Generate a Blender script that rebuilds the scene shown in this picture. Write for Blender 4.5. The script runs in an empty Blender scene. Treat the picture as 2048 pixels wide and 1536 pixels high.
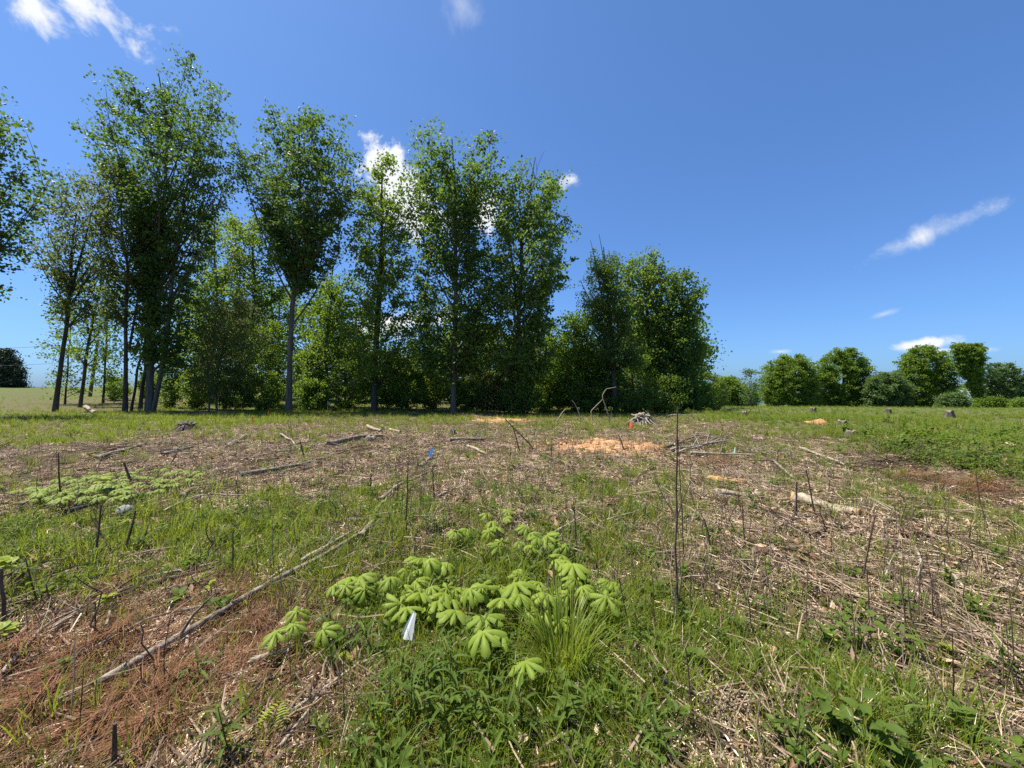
import bpy, math, random
import numpy as np
from mathutils import Vector, Matrix

# ------------------------------------------------------------------ camera, sky, sun, exposure
SC = bpy.context.scene
COL = SC.collection
FPX = 771.0            # focal length in photo pixels (2048 wide)
EYE = 1.6
cam_d = bpy.data.cameras.new('camera')
cam_d.sensor_width = 36.0
cam_d.lens = 36.0 * FPX / 2048.0
cam_d.clip_start = 0.05
cam_d.clip_end = 6000.0
cam = bpy.data.objects.new('camera', cam_d)
COL.objects.link(cam)
cam.location = (0, 0, EYE)
cam.rotation_euler = (math.radians(90), 0, 0)
SC.camera = cam

SUN_AZ = math.radians(-76)      # left of the viewing direction
SUN_EL = math.radians(65)
sun_vec = Vector((math.sin(SUN_AZ) * math.cos(SUN_EL), math.cos(SUN_AZ) * math.cos(SUN_EL), math.sin(SUN_EL)))

world = bpy.data.worlds.new('World')
SC.world = world
world.use_nodes = True
wn, wl = world.node_tree.nodes, world.node_tree.links
wn.clear()
w_out = wn.new('ShaderNodeOutputWorld')
w_bg = wn.new('ShaderNodeBackground')
w_bg.inputs['Strength'].default_value = 0.11
sky = wn.new('ShaderNodeTexSky')
sky.sky_type = 'NISHITA'
sky.sun_disc = False
sky.sun_elevation = SUN_EL
sky.sun_rotation = SUN_AZ
sky.altitude = 1500
sky.air_density = 1.0
sky.dust_density = 3.2
sky.ozone_density = 4.0
w_geo = wn.new('ShaderNodeTexCoord')


def wmath(op, a, b=None, c=None, clamp=False):
    n = wn.new('ShaderNodeMath')
    n.operation = op
    n.use_clamp = clamp
    for i, v in enumerate((a, b, c)):
        if v is None:
            continue
        if hasattr(v, 'is_output'):
            wl.new(v, n.inputs[i])
        else:
            n.inputs[i].default_value = v
    return n.outputs[0]


w_noise = wn.new('ShaderNodeTexNoise')
w_noise.inputs['Scale'].default_value = 16.0
w_noise.inputs['Detail'].default_value = 5.0
w_noise.inputs['Roughness'].default_value = 0.66
w_noise.inputs['Distortion'].default_value = 0.3
wl.new(w_geo.outputs['Generated'], w_noise.inputs['Vector'])
w_n = wmath('SUBTRACT', w_noise.outputs['Fac'], 0.5)


def cloud(dirv, a, b, rot, dens, rag):
    """soft ragged cloud round a direction; a, b are angular half sizes"""
    d0 = Vector(dirv).normalized()
    r = d0.cross(Vector((0, 0, 1))).normalized()
    u = r.cross(d0).normalized()
    c, s = math.cos(rot), math.sin(rot)
    ru, uu = r * c + u * s, u * c - r * s
    mp = wn.new('ShaderNodeMapping')
    mp.vector_type = 'TEXTURE'
    mp.inputs['Location'].default_value = d0
    mp.inputs['Rotation'].default_value = Matrix((ru, d0, uu)).transposed().to_euler('XYZ')
    mp.inputs['Scale'].default_value = (a, .5, b)
    wl.new(w_geo.outputs['Generated'], mp.inputs['Vector'])
    ln = wn.new('ShaderNodeVectorMath')
    ln.operation = 'LENGTH'
    wl.new(mp.outputs[0], ln.inputs[0])
    m = wmath('MULTIPLY_ADD', ln.outputs['Value'], -1.0, wmath('MULTIPLY_ADD', w_n, rag, 1.0))
    return wmath('MULTIPLY', m, dens, clamp=True)


def px_dir(px, py):
    return ((px - 1024) / FPX, 1.0, (768 - py) / FPX)


CLOUDS = [  # direction, half sizes (px), rotation, density, raggedness
    ((165, 5), 125, 50, -0.12, 1.1, 3.2), ((70, 5), 50, 50, -0.9, 1.0, 3.0),
    ((930, 12), 42, 42, -0.6, 0.28, 3.0),
    ((764, 332), 44, 52, 0.1, 2.0, 2.6), ((808, 402), 92, 64, -0.5, 2.0, 2.6), ((965, 430), 50, 50, 0.4, 1.0, 3.0),
    ((1141, 358), 32, 21, 0.45, .9, 3.2),
    ((1836, 476), 122, 22, 0.32, 0.46, 3.6),
    ((1845, 688), 64, 18, 0.12, 1.8, 1.6), ((1890, 702), 70, 9, 0.0, .9, 1.5), ((1560, 703), 24, 7, 0.0, .7, 1.4),
    ((1768, 628), 26, 8, 0.3, 0.45, 2.0),
    ((790, 645), 120, 34, 0.1, 1.3, 2.4), ((1985, 782), 75, 30, 0.0, .9, 2.4),
]
total = None
for (cx, cy), a, b, rot, dens, rag in CLOUDS:
    v = px_dir(cx, cy)
    L = math.sqrt(v[0] ** 2 + 1 + v[2] ** 2)
    o = cloud(v, a / FPX / L, b / FPX / L, rot, dens, rag)
    total = o if total is None else wmath('MAXIMUM', total, o)
crng = random.Random(5)
for i in range(7):            # the same fair-weather clouds all round the horizon
    az = math.radians(crng.uniform(75, 285))
    el = math.radians(crng.uniform(8, 50))
    o = cloud((math.sin(az) * math.cos(el), math.cos(az) * math.cos(el), math.sin(el)), crng.uniform(.07, .16), crng.uniform(.03, .07), crng.uniform(-.3, .3), 1.6, 2.6)
    total = wmath('MAXIMUM', total, o)
total_s = wn.new('ShaderNodeMapRange')
total_s.interpolation_type = 'SMOOTHSTEP'
wl.new(total, total_s.inputs['Value'])
w_gm = wn.new('ShaderNodeGamma')                 # the camera's tone response to the sky
w_gm.inputs['Gamma'].default_value = 0.76
wl.new(sky.outputs['Color'], w_gm.inputs['Color'])
w_hs = wn.new('ShaderNodeVectorMath')
w_hs.operation = 'MULTIPLY'
wl.new(w_gm.outputs['Color'], w_hs.inputs[0])
w_hs.inputs[1].default_value = (.535, .845, 1.27)
w_mix = wn.new('ShaderNodeMix')
w_mix.data_type = 'RGBA'
wl.new(total_s.outputs['Result'], w_mix.inputs['Factor'])
wl.new(w_hs.outputs[0], w_mix.inputs['A'])
w_mix.inputs['B'].default_value = (4.6, 4.7, 4.85, 1)
wl.new(w_mix.outputs['Result'], w_bg.inputs['Color'])
wl.new(w_bg.outputs['Background'], w_out.inputs['Surface'])
world.cycles.sampling_method = 'MANUAL'
world.cycles.sample_map_resolution = 512

sun_d = bpy.data.lights.new('sun', 'SUN')
sun_d.energy = 5.0
sun_d.angle = math.radians(0.53)
sun_d.color = (1.0, 0.945, 0.85)
sun_o = bpy.data.objects.new('sun', sun_d)
COL.objects.link(sun_o)
sun_o.rotation_euler = sun_vec.to_track_quat('Z', 'Y').to_euler()
sun_o.location = (-40, 20, 60)

SC.view_settings.view_transform = 'Standard'
SC.view_settings.look = 'None'
SC.view_settings.exposure = 0.95
SC.view_settings.gamma = 1.0
SC.view_settings.use_curve_mapping = False
SC.render.engine = 'CYCLES'
SC.cycles.max_bounces = 8
SC.cycles.diffuse_bounces = 4
SC.cycles.glossy_bounces = 2
SC.cycles.transmission_bounces = 6
SC.cycles.use_denoising = False
SC.cycles.caustics_reflective = False
SC.cycles.caustics_refractive = False

rng = np.random.default_rng(11)
R = random.Random(7)


# ------------------------------------------------------------------ helpers
def tag(o, label=None, cat=None, group=None, kind=None):
    if label: o['label'] = label
    if cat: o['category'] = cat
    if group: o['group'] = group
    if kind: o['kind'] = kind
    return o


class MB:
    """collects faces; build() links them as one mesh object"""
    def __init__(self):
        self.V, self.F, self.S, self.A, self.n = [], [], [], [], 0

    def add(self, v, f, a=None):
        v = np.asarray(v, dtype=np.float64).reshape(-1, 3)
        f = np.asarray(f, dtype=np.int64)
        self.V.append(v)
        self.F.append((f + self.n).ravel())
        self.S.append(np.full(len(f), f.shape[1], dtype=np.int64))
        if a is None:
            a = np.full(len(v), 0.5)
        self.A.append(np.broadcast_to(np.asarray(a, dtype=np.float64), (len(v),)))
        self.n += len(v)
        return self

    def mesh(self, name, mat, smooth=True):
        me = bpy.data.meshes.new(name)
        V = np.concatenate(self.V)
        F = np.concatenate(self.F)
        S = np.concatenate(self.S)
        me.vertices.add(len(V))
        me.vertices.foreach_set('co', V.ravel().astype(np.float32))
        me.loops.add(len(F))
        me.loops.foreach_set('vertex_index', F.astype(np.int32))
        me.polygons.add(len(S))
        st = np.concatenate(([0], np.cumsum(S)[:-1]))
        me.polygons.foreach_set('loop_start', st.astype(np.int32))
        me.polygons.foreach_set('loop_total', S.astype(np.int32))
        me.polygons.foreach_set('use_smooth', np.full(len(S), smooth))
        at = me.attributes.new('rnd', 'FLOAT', 'POINT')
        at.data.foreach_set('value', np.concatenate(self.A).astype(np.float32))
        me.materials.append(mat)
        me.update()
        return me

    def build(self, name, mat, parent=None, loc=None, smooth=True):
        o = bpy.data.objects.new(name, self.mesh(name, mat, smooth))
        COL.objects.link(o)
        if parent is not None: o.parent = parent
        if loc is not None: o.location = loc
        return o


def empty(name, loc):
    o = bpy.data.objects.new(name, None)
    o.empty_display_size = 0.2
    o.location = loc
    COL.objects.link(o)
    return o


def tube(mb, pts, rad, sides=5, a=0.5, cap=False):
    pts = np.asarray(pts, float)
    rad = np.asarray(rad, float)
    n = len(pts)
    t = np.gradient(pts, axis=0)
    t /= np.linalg.norm(t, axis=1, keepdims=True) + 1e-9
    ref = np.array([1.0, 0.2, 0.1]) if abs(t[:, 0]).mean() < 0.8 else np.array([0.1, 1.0, 0.2])
    u = np.cross(t, ref)
    u /= np.linalg.norm(u, axis=1, keepdims=True) + 1e-9
    w = np.cross(t, u)
    th = np.arange(sides) * 2 * np.pi / sides
    v = pts[:, None, :] + rad[:, None, None] * (np.cos(th)[None, :, None] * u[:, None, :] + np.sin(th)[None, :, None] * w[:, None, :])
    i = np.arange(n - 1)[:, None] * sides
    j = np.arange(sides)[None, :]
    k = (j + 1) % sides
    f = np.stack([i + j, i + k, i + sides + k, i + sides + j], axis=-1).reshape(-1, 4)
    mb.add(v, f, a)
    if cap:
        mb.add(v[-1], [list(range(sides))], a)
        mb.add(v[0], [list(range(sides))[::-1]], a)


def hash2(i, j, seed):
    h = np.sin(i * 127.1 + j * 311.7 + seed * 74.7) * 43758.5453
    return h - np.floor(h)


def vnoise(x, y, seed=0):
    x = np.asarray(x, float)
    y = np.asarray(y, float)
    i, j = np.floor(x), np.floor(y)
    fx, fy = x - i, y - j
    fx, fy = fx * fx * (3 - 2 * fx), fy * fy * (3 - 2 * fy)
    a, b = hash2(i, j, seed), hash2(i + 1, j, seed)
    c, d = hash2(i, j + 1, seed), hash2(i + 1, j + 1, seed)
    return (a * (1 - fx) + b * fx) * (1 - fy) + (c * (1 - fx) + d * fx) * fy


def sst(e0, e1, x):
    t = np.clip((np.asarray(x, float) - e0) / (e1 - e0), 0, 1)
    return t * t * (3 - 2 * t)


def H(x, y):
    """height of the ground"""
    x = np.asarray(x, float)
    y = np.asarray(y, float)
    d = np.sqrt(x * x + y * y)
    h = -0.38 * sst(9, 27, y)
    h = h + 1.45 * sst(28, 75, y) * sst(-6, -30, x)                      # field rising far left
    right = sst(-2, 14, x)
    h = h - right * 3.3 * (np.clip(y - 18, 0, 70) / 65) ** 1.5
    h = h - 0.05 * np.clip(y - 88, 0, 1e9) * right - 0.027 * np.clip(d - 120, 0, 1e9) * (1 - right)
    xb = 7.0 + 0.17 * (y - 5.3)                                          # low bank on the right
    h = h + 0.30 * sst(0, 1.3, x - xb) * sst(15, 8, y) * sst(-2, 3, y)
    h = h - 0.16 * np.exp(-((x - xb + 0.5) / 0.7) ** 2) * sst(13, 8, y) * sst(0, 3, y)
    near = 1 - sst(30, 60, d)
    h = h + near * (0.16 * (vnoise(x / 2.3, y / 2.3, 1) - .5) + 0.09 * (vnoise(x / .8, y / .8, 2) - .5) + 0.04 * (vnoise(x / .27, y / .27, 3) - .5))
    h = h + .34 * (vnoise(x / 4.2, y / 4.2, 6) - .5) * sst(6, 10, x) * sst(8, 13, y) * near
    h = h + 0.5 * (vnoise(x / 14, y / 14, 4) - .5) * sst(14, 40, d) * 0.6
    return h


_ds = np.geomspace(0.8, 260, 6000)


def G(px, py, lift=0.0):
    """the point of the ground (plus lift) seen at a place of the photograph"""
    dx, dz = (px - 1024) / FPX, (768 - py) / FPX
    z = EYE + dz * _ds
    g = H(dx * _ds, _ds) + lift
    k = np.argmax(z < g)
    if not (z < g).any():
        k = len(_ds) - 1
    y = _ds[k]
    return np.array([dx * y, y, float(H(dx * y, y)) + lift])


def P(px, py, d):
    return np.array([(px - 1024) / FPX * d, d, EYE + (768 - py) / FPX * d])


def hh(x, y):
    return float(H(x, y))


# ------------------------------------------------------------------ materials
def new_mat(name):
    m = bpy.data.materials.new(name)
    m.use_nodes = True
    nt = m.node_tree
    nt.nodes.clear()
    return m, nt.nodes, nt.links


def leaf_mat(name, ca, cb, trans, tfac=0.42, rough=0.5, spec=0.3, vein=None, patch=0.0):
    m, N, L = new_mat(name)
    out = N.new('ShaderNodeOutputMaterial')
    at = N.new('ShaderNodeAttribute'); at.attribute_name = 'rnd'
    oi = N.new('ShaderNodeObjectInfo')
    f = N.new('ShaderNodeMath'); f.operation = 'MULTIPLY_ADD'; f.inputs[1].default_value = 0.35; f.use_clamp = True
    L.new(oi.outputs['Random'], f.inputs[0])
    s = N.new('ShaderNodeMath'); s.operation = 'MULTIPLY_ADD'; s.inputs[1].default_value = 0.95; s.inputs[2].default_value = -0.13
    L.new(at.outputs['Fac'], s.inputs[0]); L.new(s.outputs[0], f.inputs[2])
    mx = N.new('ShaderNodeMix'); mx.data_type = 'RGBA'
    L.new(f.outputs[0], mx.inputs['Factor'])
    mx.inputs['A'].default_value = (*ca, 1); mx.inputs['B'].default_value = (*cb, 1)
    p = N.new('ShaderNodeBsdfPrincipled')
    p.inputs['Roughness'].default_value = rough
    p.inputs['Specular IOR Level'].default_value = spec
    L.new(mx.outputs['Result'], p.inputs['Base Color'])
    t = N.new('ShaderNodeBsdfTranslucent')
    mt = N.new('ShaderNodeMix'); mt.data_type = 'RGBA'; mt.inputs['Factor'].default_value = 0.6
    L.new(mx.outputs['Result'], mt.inputs['A']); mt.inputs['B'].default_value = (*trans, 1)
    L.new(mt.outputs['Result'], t.inputs['Color'])
    ms = N.new('ShaderNodeMixShader'); ms.inputs[0].default_value = tfac
    L.new(p.outputs[0], ms.inputs[1]); L.new(t.outputs[0], ms.inputs[2])
    L.new(ms.outputs[0], out.inputs['Surface'])
    return m


def ramp_mat(name, stops, scale=(6, 6, 6), detail=5, rough=0.85, bump=0.3, use_rnd=0.0, spec=0.15, bump_scale=1.0):
    """noise through a colour ramp on object coordinates, with fine relief"""
    m, N, L = new_mat(name)
    out = N.new('ShaderNodeOutputMaterial')
    tc = N.new('ShaderNodeTexCoord')
    mp = N.new('ShaderNodeMapping'); mp.inputs['Scale'].default_value = scale
    L.new(tc.outputs['Object'], mp.inputs['Vector'])
    nz = N.new('ShaderNodeTexNoise'); nz.inputs['Scale'].default_value = 1.0
    nz.inputs['Detail'].default_value = detail; nz.inputs['Roughness'].default_value = 0.65
    L.new(mp.outputs[0], nz.inputs['Vector'])
    fac = nz.outputs['Fac']
    if use_rnd:
        at = N.new('ShaderNodeAttribute'); at.attribute_name = 'rnd'
        oi = N.new('ShaderNodeObjectInfo')
        ad = N.new('ShaderNodeMath'); ad.operation = 'ADD'
        L.new(at.outputs['Fac'], ad.inputs[0]); L.new(oi.outputs['Random'], ad.inputs[1])
        fr = N.new('ShaderNodeMath'); fr.operation = 'FRACT'; L.new(ad.outputs[0], fr.inputs[0])
        mxf = N.new('ShaderNodeMix'); mxf.data_type = 'FLOAT'; mxf.inputs['Factor'].default_value = use_rnd
        L.new(nz.outputs['Fac'], mxf.inputs['A']); L.new(fr.outputs[0], mxf.inputs['B'])
        fac = mxf.outputs['Result']
    cr = N.new('ShaderNodeValToRGB')
    e = cr.color_ramp.elements
    while len(e) < len(stops): e.new(0.5)
    for i, (pos, c) in enumerate(stops):
        e[i].position = pos; e[i].color = (*c, 1)
    L.new(fac, cr.inputs['Fac'])
    p = N.new('ShaderNodeBsdfPrincipled')
    p.inputs['Roughness'].default_value = rough
    p.inputs['Specular IOR Level'].default_value = spec
    L.new(cr.outputs['Color'], p.inputs['Base Color'])
    if bump:
        b = N.new('ShaderNodeBump'); b.inputs['Strength'].default_value = bump
        b.inputs['Distance'].default_value = 0.02 * bump_scale
        L.new(nz.outputs['Fac'], b.inputs['Height']); L.new(b.outputs[0], p.inputs['Normal'])
    L.new(p.outputs[0], out.inputs['Surface'])
    return m


M = {}
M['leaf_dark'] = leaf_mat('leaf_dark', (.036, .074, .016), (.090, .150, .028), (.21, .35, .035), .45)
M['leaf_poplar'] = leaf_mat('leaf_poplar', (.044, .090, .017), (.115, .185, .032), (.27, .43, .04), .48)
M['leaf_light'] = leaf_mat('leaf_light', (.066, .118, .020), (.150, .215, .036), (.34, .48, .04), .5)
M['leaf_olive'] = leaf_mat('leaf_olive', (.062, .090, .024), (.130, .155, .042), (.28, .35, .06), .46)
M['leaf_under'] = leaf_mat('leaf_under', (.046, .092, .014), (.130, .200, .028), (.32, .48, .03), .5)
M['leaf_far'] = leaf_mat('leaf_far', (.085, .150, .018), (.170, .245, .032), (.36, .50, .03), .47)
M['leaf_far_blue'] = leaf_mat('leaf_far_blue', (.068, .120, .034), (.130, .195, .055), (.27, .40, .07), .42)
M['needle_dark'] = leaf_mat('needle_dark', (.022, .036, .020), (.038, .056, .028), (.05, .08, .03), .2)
M['bark_grey'] = ramp_mat('bark_grey', [(.3, (.060, .050, .040)), (.55, (.135, .115, .092)), (.75, (.22, .195, .165))], (9, 9, 1.2), bump=.8)
M['bark_dark'] = ramp_mat('bark_dark', [(.3, (.035, .029, .023)), (.6, (.085, .072, .058)), (.8, (.14, .12, .10))], (9, 9, 1.2), bump=.8)
M['twig_dark'] = ramp_mat('twig_dark', [(.3, (.045, .032, .023)), (.55, (.115, .082, .057)), (.75, (.21, .16, .115))], (30, 30, 8), bump=.4)
M['twig_pale'] = ramp_mat('twig_pale', [(.25, (.16, .125, .09)), (.5, (.30, .25, .19)), (.75, (.44, .39, .32))], (22, 22, 22), bump=.5)
M['wood_grey'] = ramp_mat('wood_grey', [(.34, (.055, .042, .032)), (.48, (.17, .135, .10)), (.6, (.28, .235, .185)), (.76, (.42, .37, .31))], (18, 18, 18), detail=8, bump=.9)
M['wood_rot'] = ramp_mat('wood_rot', [(.3, (.16, .07, .025)), (.5, (.42, .24, .08)), (.7, (.56, .42, .20))], (8, 8, 8), bump=.8)
M['wood_cut'] = ramp_mat('wood_cut', [(.34, (.10, .07, .045)), (.47, (.30, .235, .16)), (.6, (.42, .35, .26)), (.75, (.54, .48, .38))], (13, 13, 13), detail=8, bump=.9)
M['char'] = ramp_mat('char', [(.3, (.012, .011, .010)), (.6, (.05, .045, .04)), (.72, (.40, .38, .34))], (9, 9, 9), bump=.8)
M['stone'] = ramp_mat('stone', [(.3, (.19, .185, .175)), (.6, (.33, .325, .31)), (.8, (.46, .455, .44))], (9, 9, 9), bump=.5)
M['clay'] = ramp_mat('clay', [(.25, (.22, .105, .045)), (.5, (.42, .225, .105)), (.75, (.56, .37, .22))], (5, 5, 5), detail=9, bump=1.0, bump_scale=3)
M['grass'] = leaf_mat('grass', (.095, .142, .010), (.205, .250, .026), (.40, .48, .025), .46, .45, .3)
M['clump'] = leaf_mat('clump', (.105, .165, .020), (.215, .265, .050), (.38, .50, .05), .42, .5, .25)
M['grass_dull'] = leaf_mat('grass_dull', (.080, .110, .018), (.175, .190, .042), (.30, .35, .04), .42, .5, .25)
M['weed'] = leaf_mat('weed', (.060, .104, .014), (.128, .180, .028), (.29, .40, .035), .42, .6, .2)
M['weed_light'] = leaf_mat('weed_light', (.085, .140, .022), (.140, .190, .035), (.30, .40, .04), .42, .6, .2)
M['mayapple'] = leaf_mat('mayapple', (.115, .185, .016), (.265, .340, .048), (.40, .48, .04), .42, .55, .25)
M['mayapple_far'] = leaf_mat('mayapple_far', (.120, .180, .022), (.27, .33, .075), (.34, .42, .05), .36, .6, .2)
M['seedling'] = leaf_mat('seedling', (.22, .30, .030), (.36, .38, .040), (.50, .52, .04), .45)
M['needle_red'] = leaf_mat('needle_red', (.090, .036, .017), (.300, .145, .066), (.30, .14, .06), .25, .6, .2)
M['straw'] = ramp_mat('straw', [(.12, (.080, .050, .030)), (.38, (.235, .155, .092)), (.62, (.42, .30, .19)), (.9, (.72, .59, .44))], (4, 4, 4), use_rnd=.85, bump=0)
M['litter'] = ramp_mat('litter', [(.12, (.085, .046, .026)), (.4, (.26, .150, .082)), (.66, (.45, .305, .185)), (.92, (.66, .53, .38))], (4, 4, 4), use_rnd=.85, bump=0)
M['dead_leaf'] = ramp_mat('dead_leaf', [(.15, (.075, .042, .026)), (.45, (.19, .105, .058)), (.7, (.32, .20, .12)), (.92, (.50, .37, .25))], (20, 20, 20), use_rnd=.75, bump=0)
M['twigs'] = ramp_mat('twigs', [(.15, (.055, .038, .026)), (.5, (.17, .118, .078)), (.85, (.37, .28, .195))], (4, 4, 4), use_rnd=.85, bump=0)
for k, c in (('red', (.75, .06, .03)), ('orange', (.80, .20, .05)), ('blue', (.02, .22, .70)), ('white', (.78, .78, .76)), ('mint', (.42, .62, .52))):
    M['flag_' + k] = leaf_mat('flag_' + k, c, tuple(v * .92 for v in c), c, .35, .4, .4)
M['pole'] = ramp_mat('pole', [(.3, (.06, .05, .04)), (.7, (.14, .12, .10))], (10, 10, 1), bump=.3)
M['wire'] = ramp_mat('wire', [(.3, (.05, .05, .055)), (.7, (.09, .09, .10))], (1, 1, 1), bump=0, rough=.5)


def ground_mat():
    m, N, L = new_mat('ground_soil')
    out = N.new('ShaderNodeOutputMaterial')
    tc = N.new('ShaderNodeTexCoord')

    def noise(sc, det=6, ro=.65):
        n = N.new('ShaderNodeTexNoise'); n.inputs['Scale'].default_value = sc
        n.inputs['Detail'].default_value = det; n.inputs['Roughness'].default_value = ro
        L.new(tc.outputs['Object'], n.inputs['Vector'])
        return n.outputs['Fac']
    fine = noise(28, 8, .75)
    mid = noise(3.5, 6)
    big = noise(.35, 5)
    cr = N.new('ShaderNodeValToRGB')
    e = cr.color_ramp.elements
    st = [(.30, (.040, .026, .017)), (.45, (.095, .065, .042)), (.58, (.170, .122, .080)), (.74, (.30, .235, .165))]
    while len(e) < len(st): e.new(.5)
    for i, (p_, c) in enumerate(st):
        e[i].position = p_; e[i].color = (*c, 1)
    L.new(fine, cr.inputs['Fac'])
    # short green growth between the litter, more of it in the far fields
    at = N.new('ShaderNodeAttribute'); at.attribute_name = 'rnd'
    gm = N.new('ShaderNodeMath'); gm.operation = 'MULTIPLY_ADD'; gm.inputs[1].default_value = 1.6; gm.inputs[2].default_value = -0.85
    L.new(mid, gm.inputs[0])
    ga = N.new('ShaderNodeMath'); ga.operation = 'ADD'; ga.use_clamp = True
    L.new(gm.outputs[0], ga.inputs[0]); L.new(at.outputs['Fac'], ga.inputs[1])
    gr = N.new('ShaderNodeValToRGB')
    gr.color_ramp.elements[0].position = .35; gr.color_ramp.elements[0].color = (.055, .080, .018, 1)
    gr.color_ramp.elements[1].position = .70; gr.color_ramp.elements[1].color = (.135, .165, .040, 1)
    L.new(fine, gr.inputs['Fac'])
    mx = N.new('ShaderNodeMix'); mx.data_type = 'RGBA'
    L.new(ga.outputs[0], mx.inputs['Factor']); L.new(cr.outputs['Color'], mx.inputs['A']); L.new(gr.outputs['Color'], mx.inputs['B'])
    p = N.new('ShaderNodeBsdfPrincipled'); p.inputs['Roughness'].default_value = .95; p.inputs['Specular IOR Level'].default_value = .1
    L.new(mx.outputs['Result'], p.inputs['Base Color'])
    b = N.new('ShaderNodeBump'); b.inputs['Strength'].default_value = .9; b.inputs['Distance'].default_value = .04
    L.new(fine, b.inputs['Height']); L.new(b.outputs[0], p.inputs['Normal'])
    L.new(p.outputs[0], out.inputs['Surface'])
    return m


M['ground'] = ground_mat()

# ------------------------------------------------------------------ where it is green
_blobs = []
for px, py, r, a in [(150, 1080, 1.3, .65), (330, 1060, 1.0, .35), (520, 1030, 1.0, .3), (60, 1010, 1.5, .4), (870, 1010, 1.0, .25), (620, 1060, .8, .3),
                     (1000, 1230, .6, .25), (830, 1210, .5, .2), (1000, 1420, .45, .3), (830, 1450, .4, .25), (700, 1250, .4, .2), (1560, 1330, .35, .35), (1720, 1420, .35, .35),
                     (1320, 1400, .3, .2), (1180, 1080, .8, .1), (1430, 1200, .4, .2), (1230, 1000, .8, .2), (1980, 1500, .4, .3), (1960, 1060, 1.2, .5),
                     (700, 930, 2.4, -.35), (480, 950, 2.0, -.35), (200, 905, 2.5, -.4), (1700, 1080, 1.3, -.45), (1900, 1250, .9, -.5), (1450, 1480, .3, -.25), (1200, 1450, .25, -.2), (1500, 1080, .9, -.35), (1550, 960, 1.5, -.4),
                     (1650, 1190, .6, -.4), (120, 1400, .7, -1.0), (330, 1300, .6, -.6), (350, 1450, .5, -.8), (620, 1350, .45, -.5), (600, 1480, .35, -.6), (1950, 1400, .4, -.35),
                     (80, 806, 9, -.6), (220, 812, 7, -.5), (1200, 893, 1.3, -.8), (900, 900, 2.0, -.25), (1100, 1040, .6, -.3), (1350, 930, 1.2, -.25)]:
    g = G(px, py)
    _blobs.append((g[0], g[1], r, a))


def green(x, y):
    x = np.asarray(x, float)
    y = np.asarray(y, float)
    v = 0.49 + 0.95 * (vnoise(x / .38, y / .38, 21) - .5) + 0.65 * (vnoise(x / 2.2, y / 3.0, 22) - .5)
    for bx, by, r, a in _blobs:
        v = v + a * np.exp(-((x - bx) ** 2 + ((y - by) / 1.25) ** 2) / (r * r))
    v = v + (.30 + .5 * vnoise(x / 3.1, y / 3.6, 29)) * sst(0.2, 2.0, x - (6.9 + .17 * (y - 5.3))) * sst(3.5, 7, y)          # the bank and the field to the right
    v = v + .5 * sst(-9, -13, x) * sst(9, 12, y)
    v = v + .30 * sst(13, 19, y)
    return v


# ------------------------------------------------------------------ ground
def build_ground():
    n = 430
    s = np.linspace(-1, 1, n)
    ax = np.sinh(s * 7.6) / np.sinh(7.6) * 2600
    X, Y = np.meshgrid(ax, ax + 3.5)
    Z = H(X, Y)
    V = np.stack([X, Y, Z], -1).reshape(-1, 3)
    i = np.arange(n - 1)[:, None] * n
    j = np.arange(n - 1)[None, :]
    F = np.stack([i + j, i + j + 1, i + n + j + 1, i + n + j], -1).reshape(-1, 4)
    g = np.clip(green(X, Y) - .42, 0, 1) * .9
    d = np.hypot(X, Y)
    g = np.maximum(g, (1 - .5 * sst(-14, -20, X) * sst(24, 28, Y) * sst(62, 52, Y)) * sst(30, 45, d) * .95 * sst(.25, .75, vnoise(X / 9, Y / 5, 17) + .5 * sst(45, 70, d)))
    mb = MB().add(V, F, g.ravel())
    o = mb.build('ground', M['ground'])
    tag(o, 'cleared ground of brown soil and leaf litter', 'ground', kind='structure')


build_ground()


# ------------------------------------------------------------------ trees
def leaf_cloud(mb, C, per, rc, size, flat=.55, up=.25):
    """leaf-sized faces spread round clump centres C"""
    C = np.asarray(C)
    n = len(C) * per
    p = np.repeat(C, per, axis=0) + np.clip(rng.normal(size=(n, 3)), -1.7, 1.7) * np.array([rc, rc, rc * flat]) * rng.uniform(.4, 1.3, (len(C), 1)).repeat(per, axis=0)
    a = rng.normal(size=(n, 3)); a[:, 2] -= .25
    a /= np.linalg.norm(a, axis=1, keepdims=True)
    q = rng.normal(size=(n, 3)); q[:, 2] *= (1 - up)
    b = np.cross(a, q); b /= np.linalg.norm(b, axis=1, keepdims=True) + 1e-9
    nn = np.cross(a, b)
    s = size * rng.uniform(.6, 1.25, (n, 1))
    v = np.stack([p - a * s * .5, p + b * s * .42 + nn * s * .13 + a * s * .05, p + a * s * .5, p - b * s * .42 + nn * s * .13 + a * s * .05], 1)
    f = np.arange(n * 4).reshape(-1, 4)
    tone = np.clip(rng.normal(.5, .2, n) + np.repeat(rng.normal(0, .16, len(C)), per), 0, 1)
    mb.add(v.reshape(-1, 3), f, np.repeat(tone, 4))


def bez(p0, p1, p2, n):
    t = np.linspace(0, 1, n)[:, None]
    return (1 - t) ** 2 * p0 + 2 * t * (1 - t) * p1 + t * t * p2


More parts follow.
